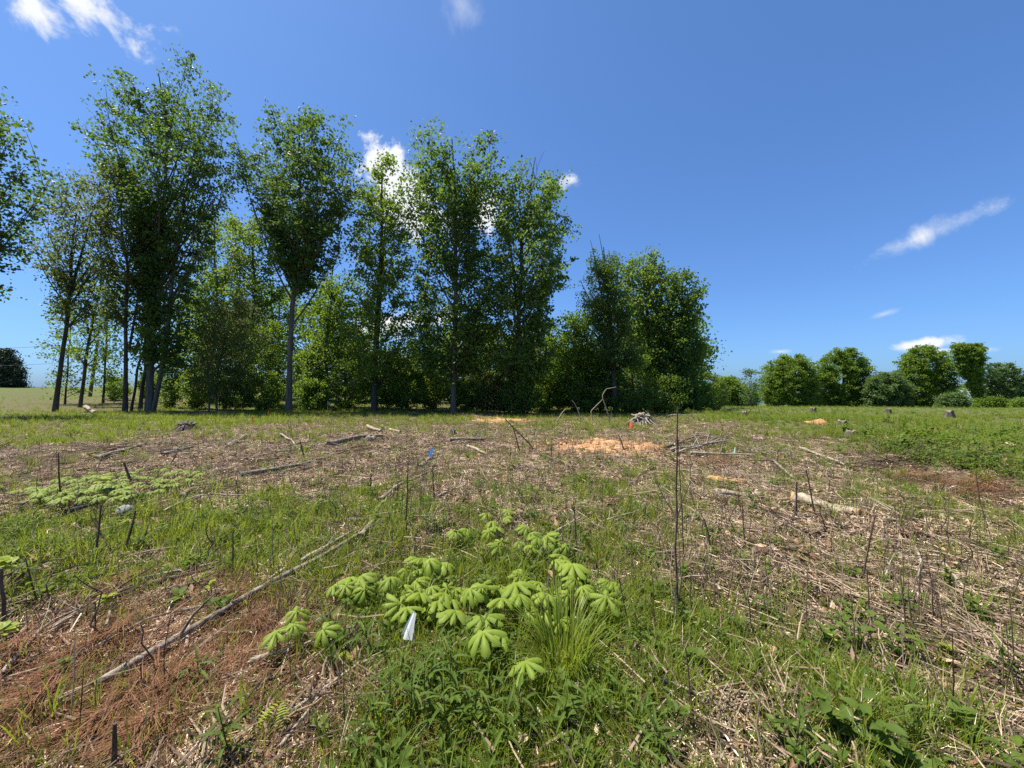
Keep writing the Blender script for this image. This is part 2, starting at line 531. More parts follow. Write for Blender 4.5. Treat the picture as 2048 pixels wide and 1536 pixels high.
def tree(name, label, d, trunk, env, nlimb=26, nsec=7, per=26, rc=.42, lsz=.2, leaf='leaf_poplar', bark='bark_grey', depth=.85, rise=1.15, group=None,
         cat='tree', vine=None, extra=(), bare=0, zfree=None, sub=2, crown_name='crown', leaders=4, nmain=99):
    """trunk: [(px, py, width px)] from the foot up, env: [(py, left px, right px)] from the top down; both are turned into metres at distance d"""
    k = d / FPX
    T = np.array([P(a, b, d) for a, b, _ in trunk])
    cs = d / math.hypot(T[0, 0], d)
    W = np.array([c for _, _, c in trunk]) * k * .36 * cs
    base = np.array([T[0, 0], d, hh(T[0, 0], d) - .06])
    T[0, 2] = base[2]
    T[-1, 2] -= .5
    root = empty(name, base)
    tag(root, label, cat, group)
    # smooth the trunk line
    zz = np.linspace(0, 1, 16)
    par = np.linspace(0, 1, len(T))
    TT = np.stack([np.interp(zz, par, T[:, i]) for i in range(3)], 1)
    TT[:, :2] += (np.stack([vnoise(zz * 6, zz * 0 + 3.3, int(d * 13 + T[0, 0] * 7) % 91), vnoise(zz * 6, zz * 0 + 7.1, int(d * 17 + T[0, 0] * 5) % 83)], 1) - .5) * .5 * zz[:, None]
    RR = np.interp(zz, par, W)
    RR[0] *= 1.22
    if len(RR) > 2: RR[1] *= 1.04
    mb = MB()
    tube(mb, TT - base, RR, 9)
    for ex in extra:                                                    # further stems
        E = np.array([P(a, b, d + (ex[3] if len(ex) > 3 else 0)) for a, b in zip(ex[0], ex[1])])
        if ex[1][0] > 700: E[0, 2] = hh(E[0, 0], E[0, 1]) - .05
        tube(mb, E - base, np.array(ex[2]) * k * .36 * cs, 7)
    mb.build('trunk', M[bark], root)
    ey = np.array([e[0] for e in env], float)
    ez = EYE + (768 - ey) * k
    el = (np.array([e[1] for e in env], float) - 1024) * k
    er = (np.array([e[2] for e in env], float) - 1024) * k
    o = np.argsort(ez)
    ez, el, er = ez[o], el[o], er[o]
    zb, zt = ez[0], ez[-1]
    tz = TT[:, 2]
    clumps, lim = [], []
    wz = np.linspace(zb, zt, 40)                                         # more branches end where the crown is wide
    wc = np.cumsum((np.interp(wz, ez, er) - np.interp(wz, ez, el)) ** .75)
    wc = (wc - wc[0]) / (wc[-1] - wc[0])
    ur = np.array([base[0], d]) / math.hypot(base[0], d)
    ga = rng.uniform(0, 6.28)
    for i in range(nlimb):
        z = np.interp((i + rng.uniform(.1, .9)) / nlimb, wc, wz)
        xl, xr = np.interp(z, ez, el), np.interp(z, ez, er)
        xa = np.clip(np.interp(z, tz, TT[:, 0]), xl + .3 * (xr - xl), xr - .3 * (xr - xl))
        ga += 2.39996 + rng.uniform(-.4, .4)
        c, sn = math.cos(ga), math.sin(ga)
        side = (xr - xa) if c > 0 else (xa - xl)
        ry = depth * (xr - xl) * .5 * cs
        r = rng.uniform(.62, 1.0)
        if i >= nlimb - leaders:                             # leaders round the top of the trunk
            z = zt - rng.uniform(0, .30) ** 1.3 * (zt - zb)
            r *= .85
            xl, xr = np.interp(z, ez, el), np.interp(z, ez, er)
        r = r ** .8
        tip = np.array([xa + c * side * r + ur[0] * sn * ry * r, d + ur[1] * sn * ry * r, z])
        tip[2] -= (z - EYE) * abs(tip[1] - d) / d * .95                  # crowns are domed: the outer branches end lower
        tip[2] = max(tip[2], zb - 1.0)
        z = tip[2]
        hd = math.hypot(c * side * r, ry * sn * r)
        za = z - (hd * rise * rng.uniform(.7, 1.3) + .25)
        za = max(za, (zb - .5 if zfree is None else zfree), tz[0] + .3)
        za = min(za, tz[-1] - .1, z)
        at = np.array([np.interp(za, tz, TT[:, 0]), np.interp(za, tz, TT[:, 1]), za])
        mid = at + (tip - at) * np.array([.62, .62, .40]) + rng.normal(0, .12, 3)
        pts = bez(at, mid, tip, 7)
        L = np.linalg.norm(tip - at)
        r0 = min(np.interp(za, tz, RR) * .5, .02 + .012 * L)
        lm = MB()
        tube(lm, pts - base, np.linspace(r0, .008, 7), 5)
        tg = np.gradient(pts, axis=0)
        for q in range(nsec):
            t = .30 + .70 * (q + rng.uniform(0, 1)) / nsec
            a = t * 6
            i0 = min(int(a), 5)
            p = pts[i0] + (pts[i0 + 1] - pts[i0]) * (a - i0)
            dr = tg[i0] / (np.linalg.norm(tg[i0]) + 1e-9) * .7 + rng.normal(size=3) * .55 + np.array([0, 0, .22])
            dr /= np.linalg.norm(dr)
            l2 = (.16 + .22 * rng.uniform()) * L + .35
            e = p + dr * l2
            ml = np.interp(e[2], ez, el); mr = np.interp(e[2], ez, er)
            sh = (e[1] - d) * base[0] / d
            e[0] = np.clip(e[0] - sh, ml - .15, mr + .15) + sh
            e[2] = min(e[2], zt - (zt - EYE) * abs(e[1] - d) / d * .95)
            m2 = (p + e) / 2 + np.array([0, 0, .08 * l2])
            tube(lm, np.array([p, m2, e]) - base, [r0 * .35 * (1.1 - t * .6) + .006, r0 * .2 + .004, .004], 3)
            if i >= nlimb - bare: continue
            for w in np.linspace(.45, 1.0, sub):
                clumps.append(p + (e - p) * w)
        if i < nlimb - bare: clumps.append(tip)
        lim.append((L, lm))
    lim.sort(key=lambda v: -v[0])
    for _, lm in lim[:nmain]:
        lm.build('limb', M[bark], root)
    if vine:                                                            # leaves growing up the trunk
        z0, z1, rv, nv = vine
        za, zb2 = EYE + (768 - z0) * k, EYE + (768 - z1) * k
        for z in np.linspace(za, zb2, nv):
            c0 = np.array([np.interp(z, tz, TT[:, 0]), np.interp(z, tz, TT[:, 1]), z])
            clumps.append(c0 + rng.normal(size=3) * rv)
    cm = MB()
    leaf_cloud(cm, np.array(clumps) - base, per, rc, lsz)
    cm.build(crown_name, M[leaf], root, smooth=False)
    return root


def oval(px, top, bot, w, lean=0, e=.55):
    """outline of a round crown"""
    out = []
    for f in (0, .06, .16, .3, .5, .7, .88, 1):
        r = max(.18, math.sin(math.pi * min(1, f * .86 + .12)) ** e)
        c = px + lean * (1 - f)
        out.append((top + (bot - top) * f, c - w * .5 * r * R.uniform(.72, 1.12), c + w * .5 * r * R.uniform(.72, 1.12)))
    return out


# big trees along the edge of the wood, left to right
tree('poplar_tree', 'dark leafy tree at the left edge, its trunk outside the picture', 21,
     [(-150, 830, 26), (-140, 600, 22), (-110, 400, 14), (-90, 210, 4)],
     [(185, -130, -20), (240, -260, 22), (300, -290, 60), (335, -300, 105), (365, -300, 122), (400, -290, 75), (440, -280, 45), (490, -250, 60), (545, -220, 38), (590, -180, -40)],
     34, 8, 26, .40, .19, 'leaf_dark', 'bark_dark')
tree('maple_tree', 'slender forked tree with thin olive leaves, leftmost trunk standing in view', 27,
     [(110, 822, 18), (124, 700, 14), (140, 590, 12), (150, 470, 7), (158, 370, 3)],
     [(350, 130, 200), (370, 85, 230), (410, 70, 240), (450, 66, 240), (490, 50, 235), (530, 75, 220), (570, 110, 205), (640, 110, 190)],
     26, 8, 18, .40, .16, 'leaf_olive', 'bark_dark', rise=1.5, zfree=5.5,
     extra=[((141, 165, 185), (585, 500, 420), (12, 8, 3)), ((138, 90, 48), (575, 520, 490), (7, 5, 2))])
tree('maple_tree', 'thin dark tree forking low, between the leftmost trunk and the utility pole', 33,
     [(160, 800, 12), (170, 735, 11), (178, 670, 9), (196, 610, 7), (215, 520, 3)],
     [(520, 170, 250), (560, 150, 250), (610, 140, 240), (670, 120, 225), (720, 100, 215)],
     18, 6, 10, .45, .18, 'leaf_light', 'bark_dark', extra=[((176, 172, 168), (668, 625, 570), (7, 5, 2))])
tree('sapling_tree', 'leafy sapling with feathery pale foliage behind the leftmost trunk', 36,
     [(130, 800, 7), (136, 720, 5), (140, 580, 2)], [(570, 120, 160), (620, 100, 175), (690, 88, 180), (740, 90, 178), (785, 100, 170)], 20, 6, 9, .42, .19, 'leaf_light', 'bark_dark', rise=.5)
tree('sapling_tree', 'leafy sapling just right of the utility pole', 37,
     [(206, 800, 8), (212, 700, 6), (220, 560, 2)], [(545, 200, 240), (600, 190, 250), (680, 190, 262), (740, 188, 250), (790, 195, 240)], 20, 6, 11, .42, .19, 'leaf_under', 'bark_dark', rise=.5)
tree('oak_tree', 'dark trunked tree with brownish olive crown left of the twin-stemmed giant', 25.5,
     [(250, 832, 16), (252, 700, 12), (252, 540, 10), (244, 440, 6), (236, 350, 3)],
     [(338, 200, 262), (360, 178, 285), (400, 165, 300), (450, 180, 300), (500, 190, 300), (560, 205, 300), (640, 215, 300)],
     28, 8, 18, .40, .16, 'leaf_olive', 'bark_dark', rise=1.6, extra=[((258, 272, 290), (700, 620, 500), (9, 7, 3))])
tree('leaning_tree', 'dark stem leaning right beside the brownish olive tree', 26.5,
     [(262, 828, 9), (275, 740, 8), (290, 660, 6), (302, 600, 3)], [(560, 280, 320), (600, 270, 325), (660, 262, 318), (720, 265, 310)], 10, 5, 12, .4, .17, 'leaf_under', 'bark_dark')
tree('leaning_tree', 'thicker dark leaning trunk against the foot of the twin-stemmed giant', 27.5,
     [(280, 828, 14), (290, 740, 11), (299, 640, 9), (308, 560, 4)], [(520, 285, 330), (580, 278, 330), (660, 280, 325), (700, 285, 320)], 10, 5, 14, .4, .18, 'leaf_under', 'bark_dark')
tree('giant_poplar_tree', 'tallest tree, with twin grey stems and a broad open crown', 26,
     [(299, 830, 27), (300, 760, 23), (304, 660, 18), (314, 520, 14), (326, 380, 11), (330, 250, 8), (322, 130, 3)],
     [(112, 296, 332), (132, 268, 372), (150, 262, 395), (178, 206, 425), (200, 188, 448), (245, 196, 468), (290, 160, 478), (330, 205, 480), (352, 225, 476), (382, 250, 470),
      (410, 278, 440), (450, 276, 425), (500, 278, 408), (560, 282, 395), (620, 288, 388), (690, 300, 372), (730, 308, 360)],
     66, 6, 34, .36, .185, 'leaf_dark', 'bark_grey', rise=1.9, vine=(735, 430, .38, 60),
     extra=[((306, 322, 334, 346, 368, 400), (795, 745, 680, 540, 400, 250), (16, 15, 14, 12, 8, 2))])
tree('poplar_tree', 'pale green tree half hidden between the twin-stemmed giant and the tall oval tree, left one', 36,
     [(425, 815, 14), (428, 650, 11), (432, 440, 3)], [(422, 408, 452), (445, 392, 470), (490, 385, 490), (560, 372, 495), (640, 365, 500), (720, 370, 500)], 32, 6, 26, .45, .2, 'leaf_light', 'bark_grey')
tree('poplar_tree', 'pale green tree half hidden left of the tall oval tree, right one', 33,
     [(500, 815, 13), (505, 650, 11), (505, 430, 3)], [(408, 468, 500), (430, 455, 525), (480, 450, 560), (550, 452, 580), (640, 450, 580), (720, 460, 580)], 34, 6, 26, .42, .2, 'leaf_light', 'bark_grey')
tree('poplar_tree', 'tall tree with one clean grey trunk and a broad oval crown', 26,
     [(577, 820, 19), (581, 720, 15), (585, 610, 14), (596, 500, 12), (600, 400, 9), (600, 225, 3)],
     [(218, 566, 622), (240, 545, 648), (262, 530, 664), (285, 505, 690), (310, 484, 700), (345, 480, 718), (370, 492, 722), (400, 520, 712), (440, 540, 698), (480, 556, 688), (520, 566, 655), (545, 580, 630), (575, 588, 610)],
     56, 6, 32, .35, .185, 'leaf_dark', 'bark_grey', rise=1.8, zfree=5.5)
tree('poplar_tree', 'thin tree with bare twigs at its top behind the tall oval tree', 30,
     [(655, 818, 9), (652, 700, 8), (660, 600, 6), (672, 480, 2)], [(475, 660, 690), (520, 648, 692), (580, 632, 705), (660, 622, 710), (730, 615, 705)], 24, 6, 20, .42, .19, 'leaf_under', 'bark_dark', bare=5)
tree('poplar_tree', 'narrow yellow-green tree with a spire top before the bright cloud', 27.5,
     [(748, 826, 17), (752, 700, 13), (756, 560, 11), (762, 420, 7), (768, 312, 2)],
     [(308, 764, 778), (335, 756, 784), (362, 742, 796), (385, 714, 830), (410, 708, 832), (450, 700, 822), (490, 698, 832), (530, 712, 822), (580, 702, 815), (640, 690, 822), (700, 684, 822), (750, 690, 815)],
     52, 6, 26, .34, .185, 'leaf_light', 'bark_dark', rise=.9, leaders=1, extra=[((754, 764, 772), (700, 560, 420), (8, 6, 2))])
tree('poplar_tree', 'tall dense tree right of the bright cloud with a pale trunk', 26,
     [(906, 830, 15), (909, 700, 13), (911, 560, 11), (908, 420, 8), (898, 268, 3)],
     [(258, 880, 922), (278, 838, 968), (300, 818, 985), (318, 812, 1002), (350, 815, 990), (380, 812, 975), (420, 825, 965), (460, 832, 955), (500, 842, 950), (545, 830, 962), (590, 818, 968), (640, 812, 968), (700, 830, 960), (745, 845, 950)],
     64, 6, 32, .36, .19, 'leaf_poplar', 'bark_grey', rise=1.5)
tree('poplar_tree', 'tall spreading tree with a sparse top, rightmost of the tall row', 26,
     [(1040, 832, 15), (1038, 720, 13), (1036, 620, 12), (1044, 500, 10), (1058, 400, 6), (1072, 300, 2)],
     [(288, 1060, 1092), (310, 1020, 1108), (340, 985, 1112), (380, 975, 1116), (420, 982, 1118), (450, 968, 1132), (480, 962, 1150), (500, 958, 1162), (525, 955, 1150), (560, 965, 1128), (590, 950, 1105), (630, 948, 1092), (690, 955, 1105), (750, 965, 1095)],
     64, 6, 32, .36, .19, 'leaf_poplar', 'bark_grey', rise=1.35, bare=4, extra=[((1038, 1018, 1000), (640, 480, 350), (9, 7, 2)), ((1036, 1068, 1110), (610, 560, 520), (7, 5, 2))])
tree('vine_clad_tree', 'dark vine-clad tree with dead bare branches sticking out of its top', 27,
     [(1232, 838, 15), (1228, 760, 14), (1224, 680, 11), (1212, 590, 8), (1200, 480, 2)],
     [(500, 1192, 1216), (530, 1172, 1232), (565, 1162, 1242), (600, 1170, 1250), (640, 1180, 1268), (690, 1195, 1280), (730, 1205, 1282)],
     36, 7, 34, .30, .13, 'leaf_dark', 'bark_dark', rise=1.5, vine=(760, 520, .3, 40),
     extra=[((1205, 1192, 1181), (600, 530, 480), (5, 3, 1)), ((1208, 1206, 1198), (560, 510, 468), (4, 2.5, 1)), ((1214, 1222, 1217), (580, 530, 500), (4, 2.5, 1)),
            ((1205, 1180, 1160), (640, 600, 560), (4, 3, 1)), ((1218, 1190, 1168), (690, 630, 585), (5, 3, 1))])
tree('oak_tree', 'airy light green tree right of the vine-clad tree', 31,
     [(1300, 830, 14), (1300, 700, 11), (1292, 600, 8), (1288, 505, 2)],
     [(500, 1262, 1312), (520, 1245, 1325), (545, 1240, 1332), (590, 1240, 1338), (640, 1245, 1345), (700, 1250, 1350), (750, 1255, 1350)],
     40, 6, 28, .38, .19, 'leaf_light', 'bark_dark', rise=1.3)
tree('oak_tree', 'leafy tree ending the wood on its right side', 30,
     [(1362, 832, 13), (1364, 720, 11), (1360, 640, 9), (1366, 550, 2)],
     [(545, 1355, 1382), (560, 1335, 1396), (590, 1318, 1406), (620, 1310, 1402), (650, 1310, 1378), (680, 1312, 1398), (700, 1315, 1404), (740, 1315, 1400), (780, 1320, 1412), (815, 1325, 1420)],
     44, 6, 28, .35, .19, 'leaf_poplar', 'bark_dark', rise=1.0)
tree('maple_tree', 'lower tree with pale feathery tips left of the vine-clad tree', 29,
     [(1150, 832, 10), (1150, 740, 8), (1152, 630, 2)], [(622, 1138, 1170), (640, 1120, 1185), (670, 1108, 1198), (710, 1098, 1205), (760, 1090, 1210), (800, 1095, 1205)], 34, 7, 24, .42, .18, 'leaf_under', 'bark_dark', rise=.9)
tree('willow_tree', 'fine-leaved olive tree with pale bent stems below the pale green trees', 27,
     [(434, 826, 7), (430, 770, 7), (440, 720, 6), (452, 660, 4), (455, 600, 2)],
     [(588, 430, 480), (610, 408, 508), (640, 392, 522), (680, 382, 530), (730, 378, 525), (780, 385, 510)], 40, 7, 34, .36, .11, 'leaf_olive', 'bark_grey', rise=.8,
     extra=[((418, 419, 416, 410), (826, 780, 735, 690), (6, 6, 5, 2))])

# lower trees, saplings and bushes that close the wood underneath
UNDER = [  # px, top, width, distance, leaf, label
    (345, 690, 60, 31, 'leaf_under', 'dark bush with a black stem right of the twin-stemmed giant'),
    (395, 745, 90, 29, 'leaf_light', 'light green low bush right of the twin-stemmed giant'),
    (470, 735, 110, 28.5, 'leaf_under', 'low dark bush under the olive tree'),
    (540, 640, 95, 30, 'leaf_under', 'dark leafy understory tree left of the clean grey trunk'),
    (530, 745, 90, 28, 'leaf_under', 'low bush at the left foot of the clean grey trunk'),
    (620, 690, 70, 28.5, 'leaf_light', 'sunlit yellow-green sapling right of the clean grey trunk'),
    (632, 760, 80, 27.3, 'leaf_under', 'knee-high leafy bush right of the clean grey trunk'),
    (690, 590, 120, 31, 'leaf_under', 'broad dark understory tree left of the spire-topped tree'),
    (700, 720, 110, 28.6, 'leaf_under', 'dark bush below the broad understory tree'),
    (775, 725, 100, 29, 'leaf_under', 'dark bush behind the foot of the spire-topped tree'),
    (815, 745, 90, 28, 'leaf_under', 'low bush between the spire-topped tree and the pale trunk'),
    (850, 585, 80, 31, 'leaf_dark', 'dark dense tree left of the pale trunk'),
    (865, 700, 90, 29, 'leaf_under', 'bush at the left of the pale trunk'),
    (930, 760, 80, 27.4, 'leaf_light', 'bright small bush in front of the pale trunk'),
    (960, 640, 80, 31, 'leaf_under', 'dark understory tree between the two tallest right-hand trees'),
    (965, 745, 90, 27.6, 'leaf_olive', 'olive cedar-like bush between the two tallest right-hand trees'),
    (1000, 760, 80, 27.2, 'leaf_olive', 'olive bush left of the rightmost tall trunk'),
    (1042, 690, 46, 26.4, 'leaf_light', 'bright yellow-green sapling before the rightmost tall trunk'),
    (1040, 772, 80, 25.8, 'leaf_light', 'low bright bush at the foot of the rightmost tall trunk'),
    (1085, 640, 90, 30.5, 'leaf_under', 'dark understory tree right of the rightmost tall trunk'),
    (1100, 745, 110, 28.5, 'leaf_under', 'dark bush with grey twigs right of the rightmost tall trunk'),
    (1180, 765, 120, 27.6, 'leaf_under', 'dark bush below the vine-clad tree on its left'),
    (1200, 700, 110, 29.5, 'leaf_dark', 'shaded understory tree behind the vine-clad trunk'),
    (1265, 690, 110, 29, 'leaf_under', 'dark understory tree right of the vine-clad trunk'),
    (1260, 778, 120, 27.4, 'leaf_under', 'spreading green bush before the vine-clad trunk'),
    (1330, 755, 110, 28.6, 'leaf_under', 'dark bush below the airy light green tree'),
    (1395, 765, 80, 30.5, 'leaf_under', 'rounded bush at the right end of the wood'),
    (1425, 748, 70, 36, 'leaf_light', 'paler bush just beyond the right end of the wood'),
    (300, 745, 50, 38, 'leaf_under', 'small bush seen behind the twin grey stems'),
    (232, 755, 60, 40, 'leaf_light', 'pale bush behind the brownish olive tree'),
]
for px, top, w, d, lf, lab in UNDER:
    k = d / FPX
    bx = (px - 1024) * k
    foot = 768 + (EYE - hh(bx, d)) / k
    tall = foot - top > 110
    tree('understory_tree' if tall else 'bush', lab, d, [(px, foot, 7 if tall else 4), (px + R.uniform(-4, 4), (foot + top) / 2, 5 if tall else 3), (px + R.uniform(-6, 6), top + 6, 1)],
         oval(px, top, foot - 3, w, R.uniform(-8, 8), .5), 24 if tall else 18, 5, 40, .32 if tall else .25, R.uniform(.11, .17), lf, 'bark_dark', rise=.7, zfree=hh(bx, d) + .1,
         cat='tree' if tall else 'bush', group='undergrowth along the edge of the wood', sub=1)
# trees further back in the wood
BACK = [(400, 560, 120, 44), (470, 610, 120, 42), (555, 560, 130, 43), (640, 560, 120, 41), (715, 660, 110, 42), (790, 705, 110, 43), (855, 680, 110, 41), (925, 640, 110, 42),
        (1000, 650, 110, 43), (1075, 670, 110, 40), (1150, 690, 110, 42), (1235, 600, 120, 43), (1310, 590, 110, 42), (1375, 640, 90, 40)]
names = ['behind the twin-stemmed giant', 'behind the olive tree', 'behind the clean grey trunk', 'behind the thin bare-topped tree', 'behind the broad understory tree', 'behind the spire-topped tree',
         'behind the low bush beside the pale trunk', 'behind the pale trunk', 'behind the olive cedar-like bush', 'behind the rightmost tall trunk', 'behind the feathery-tipped tree', 'behind the vine-clad tree',
         'behind the airy light green tree', 'behind the tree ending the wood']
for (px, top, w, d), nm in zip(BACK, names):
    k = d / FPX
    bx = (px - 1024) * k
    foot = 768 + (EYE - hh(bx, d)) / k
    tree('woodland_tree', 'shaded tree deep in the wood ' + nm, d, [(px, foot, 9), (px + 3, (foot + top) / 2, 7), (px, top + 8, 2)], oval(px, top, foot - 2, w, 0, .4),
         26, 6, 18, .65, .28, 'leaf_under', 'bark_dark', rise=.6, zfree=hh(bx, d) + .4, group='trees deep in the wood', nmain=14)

def dome(px, top, bot, w, lean=0):
    """outline of a broad crown that reaches down to the grass"""
    out = []
    for f in (0, .05, .13, .25, .4, .6, .8, 1):
        r = math.sin(min(1, f / .5 + .1) * math.pi / 2) ** .8 * (1 if f < .7 else .92)
        c = px + lean * (1 - f)
        out.append((top + (bot - top) * f, c - w * .5 * r * R.uniform(.88, 1.08), c + w * .5 * r * R.uniform(.88, 1.08)))
    return out


# far trees across the field on the right
def far_tree(name, label, px, top, w, d, leaf, e=.5, foot=None, n=70, lsz=.30, rc=.42, per=36, cat='tree', env=None, trunk=None, depth=.6, rise=.6):
    k = d / FPX
    bx = (px - 1024) * k
    foot = 768 + (EYE - hh(bx, d)) / k
    tree(name, label, d, trunk or [(px, foot, 12), (px, (foot + top) / 2, 9), (px, top + 10, 2)], env or dome(px, top, foot - 1, w), n, 7, per, rc, lsz, leaf, 'bark_dark', depth, rise,
         'trees across the field', cat, zfree=hh(bx, d) + .8, nmain=16, leaders=0)


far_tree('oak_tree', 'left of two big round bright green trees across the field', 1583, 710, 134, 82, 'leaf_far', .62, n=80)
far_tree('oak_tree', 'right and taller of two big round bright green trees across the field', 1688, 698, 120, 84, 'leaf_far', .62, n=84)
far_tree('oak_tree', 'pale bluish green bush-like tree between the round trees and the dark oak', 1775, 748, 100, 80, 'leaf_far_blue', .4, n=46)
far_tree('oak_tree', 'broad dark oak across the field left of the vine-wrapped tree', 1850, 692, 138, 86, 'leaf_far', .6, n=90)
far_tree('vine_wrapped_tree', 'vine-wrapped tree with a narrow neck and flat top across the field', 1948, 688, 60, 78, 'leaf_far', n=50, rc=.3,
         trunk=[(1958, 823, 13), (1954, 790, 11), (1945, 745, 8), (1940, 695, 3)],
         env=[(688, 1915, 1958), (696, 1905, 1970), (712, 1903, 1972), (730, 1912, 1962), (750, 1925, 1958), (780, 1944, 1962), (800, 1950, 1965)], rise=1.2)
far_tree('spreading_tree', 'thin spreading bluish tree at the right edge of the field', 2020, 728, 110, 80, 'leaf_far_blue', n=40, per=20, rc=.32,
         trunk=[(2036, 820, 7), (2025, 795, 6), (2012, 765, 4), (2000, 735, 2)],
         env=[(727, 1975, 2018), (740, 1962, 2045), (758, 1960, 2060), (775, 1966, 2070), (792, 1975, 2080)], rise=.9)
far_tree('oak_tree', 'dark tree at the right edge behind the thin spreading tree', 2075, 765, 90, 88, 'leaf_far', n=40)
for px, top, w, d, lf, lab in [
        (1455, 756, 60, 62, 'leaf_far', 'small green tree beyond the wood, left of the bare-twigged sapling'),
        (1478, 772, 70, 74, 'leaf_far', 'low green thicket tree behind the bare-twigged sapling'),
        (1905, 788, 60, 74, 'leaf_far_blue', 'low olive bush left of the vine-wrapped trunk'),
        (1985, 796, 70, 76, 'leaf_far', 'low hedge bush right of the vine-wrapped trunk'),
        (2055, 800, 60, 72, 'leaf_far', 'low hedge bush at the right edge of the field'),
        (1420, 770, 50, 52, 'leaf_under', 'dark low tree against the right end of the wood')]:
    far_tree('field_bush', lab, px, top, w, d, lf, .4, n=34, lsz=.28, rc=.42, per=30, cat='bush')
k = 55 / FPX
tree('bare_sapling', 'thin bare-twigged sapling standing before the small trees across the field', 55, [(1500, 824, 3), (1501, 790, 2.4), (1500, 745, 1)],
     [(742, 1494, 1506), (760, 1484, 1516), (790, 1482, 1518), (808, 1488, 1512)], 16, 5, 8, .4, .2, 'leaf_far_blue', 'bark_grey', rise=1.4)
k = 70 / FPX
foot = 768 + (EYE - hh((14 - 1024) * k, 70)) / k
tree('cedar_tree', 'dark round evergreen on the field at the far left edge', 70, [(8, foot, 8), (8, 740, 6), (8, 706, 2)],
     [(700, -4, 14), (712, -20, 24), (730, -32, 36), (750, -40, 46), (768, -42, 46), (776, -38, 42)], 50, 7, 30, .55, .26, 'needle_dark', 'bark_dark', rise=.5, zfree=hh((14 - 1024) * k, 70) + .2)

# the wood on the far side of the valley, too far off to tell its trees apart
mb = MB()
C = []
for q in range(900):
    x = R.uniform(-20, 420); y = 165 + R.uniform(-18, 18) + 10 * math.sin(x * .03)
    g = hh(x, y)
    top = 6.5 + 4.5 * float(vnoise(x / 9, y / 30, 61)) + 2 * float(vnoise(x / 3, y / 9, 62))
    C.append((x, y, g + top * R.uniform(.05, 1) ** .7))
leaf_cloud(mb, np.array(C), 22, 1.5, 1.0)
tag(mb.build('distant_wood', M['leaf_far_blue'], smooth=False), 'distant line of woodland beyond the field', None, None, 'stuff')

# utility pole and wires at the far left
pb = P(179, 795, 47)
pb[2] = hh(pb[0], pb[1]) - .3
pt = P(196, 680, 47)
root = empty('utility_pole', pb)
tag(root, 'slim leaning utility pole standing behind the trees on the left', 'utility pole')
mb = MB(); tube(mb, np.array([pb, (pb + pt) / 2, pt]) - pb, [.19, .16, .13], 8, cap=True); mb.build('post', M['pole'], root)
mb = MB(); ca = pt + np.array([0, 0, -.35])
tube(mb, np.array([ca + [-.25, .9, 0], ca, ca + [.25, -.9, 0]]) - pb, [.06] * 3, 4, cap=True); mb.build('cross_arm', M['pole'], root)
for i, (dz, dy, lab) in enumerate(((-.25, .8, 'upper overhead wire crossing the sky at the far left'), (-2.6, -.4, 'lower overhead wire crossing the sky at the far left'))):
    a = pt + np.array([0, dy, dz])
    b = np.array([-140.0, 58 + dy, a[2] + 2.2])
    t = np.linspace(0, 1, 24)[:, None]
    w = a + (b - a) * t
    w[:, 2] -= (4 * 1.6 * t * (1 - t))[:, 0]
    mb = MB(); tube(mb, w, [.016] * 24, 4)
    tag(mb.build('overhead_wire', M['wire']), lab, 'wire')

# ------------------------------------------------------------------ ground cover: prototypes that the scatters repeat
def blade(mb, p, az, ln, w, bend, a, lift=1.2, seg=3):
    """one grass blade"""
    t = np.linspace(0, 1, seg + 1)
    el = lift - bend * t * t
    dx = np.cumsum(np.concatenate(([0], np.cos(el[:-1]) * ln / seg)))
    dz = np.cumsum(np.concatenate(([0], np.sin(el[:-1]) * ln / seg)))
    c, s = math.cos(az), math.sin(az)
    ctr = np.stack([p[0] + c * dx, p[1] + s * dx, p[2] + dz], 1)
    ww = w * (1 - t ** 1.6) * .5 + w * .04
    o = np.stack([-s * ww, c * ww, ww * 0], 1)
    v = np.concatenate([ctr - o, ctr + o])
    n = seg + 1
    f = [[i, i + 1, n + i + 1, n + i] for i in range(seg)]
    mb.add(v, f, a)


def flat_leaf(mb, p, az, el, ln, w, a, fold=.25, droop=.5, seg=4, shape=1.0):
    """one folded leaf blade: midrib and two halves"""
    t = np.linspace(0, 1, seg + 1)
    e = el - droop * t
    dx = np.cumsum(np.concatenate(([0], np.cos(e[:-1]) * ln / seg)))
    dz = np.cumsum(np.concatenate(([0], np.sin(e[:-1]) * ln / seg)))
    c, s = math.cos(az), math.sin(az)
    ctr = np.stack([p[0] + c * dx, p[1] + s * dx, p[2] + dz], 1)
    ww = w * .5 * np.sin(np.pi * np.clip(t * .93 + .06, 0, 1) ** shape)
    ww[-1] = w * .02
    o = np.stack([-s * ww, c * ww, ww * 0], 1)
    up = np.stack([0 * ww, 0 * ww, ww * fold * 2], 1)
    n = seg + 1
    v = np.concatenate([ctr - o + up, ctr, ctr + o + up])
    f = [[i, i + 1, n + i + 1, n + i] for i in range(seg)] + [[n + i, n + i + 1, 2 * n + i + 1, 2 * n + i] for i in range(seg)]
    mb.add(v, f, a)


def proto(mb, name, mat, smooth=False):
    return bpy.data.objects.new(name, mb.mesh(name, mat, smooth))


def grass_proto(n, lo, hi, spread, w, mat, nm):
    mb = MB()
    for _ in range(n):
        r = spread * math.sqrt(R.random()); th = R.uniform(0, 6.283)
        blade(mb, (r * math.cos(th), r * math.sin(th), -.01), th + R.uniform(-.9, .9), R.uniform(lo, hi), w * R.uniform(.7, 1.3), R.uniform(.3, 1.9), R.random(), R.uniform(.95, 1.5))
    return proto(mb, nm, mat)


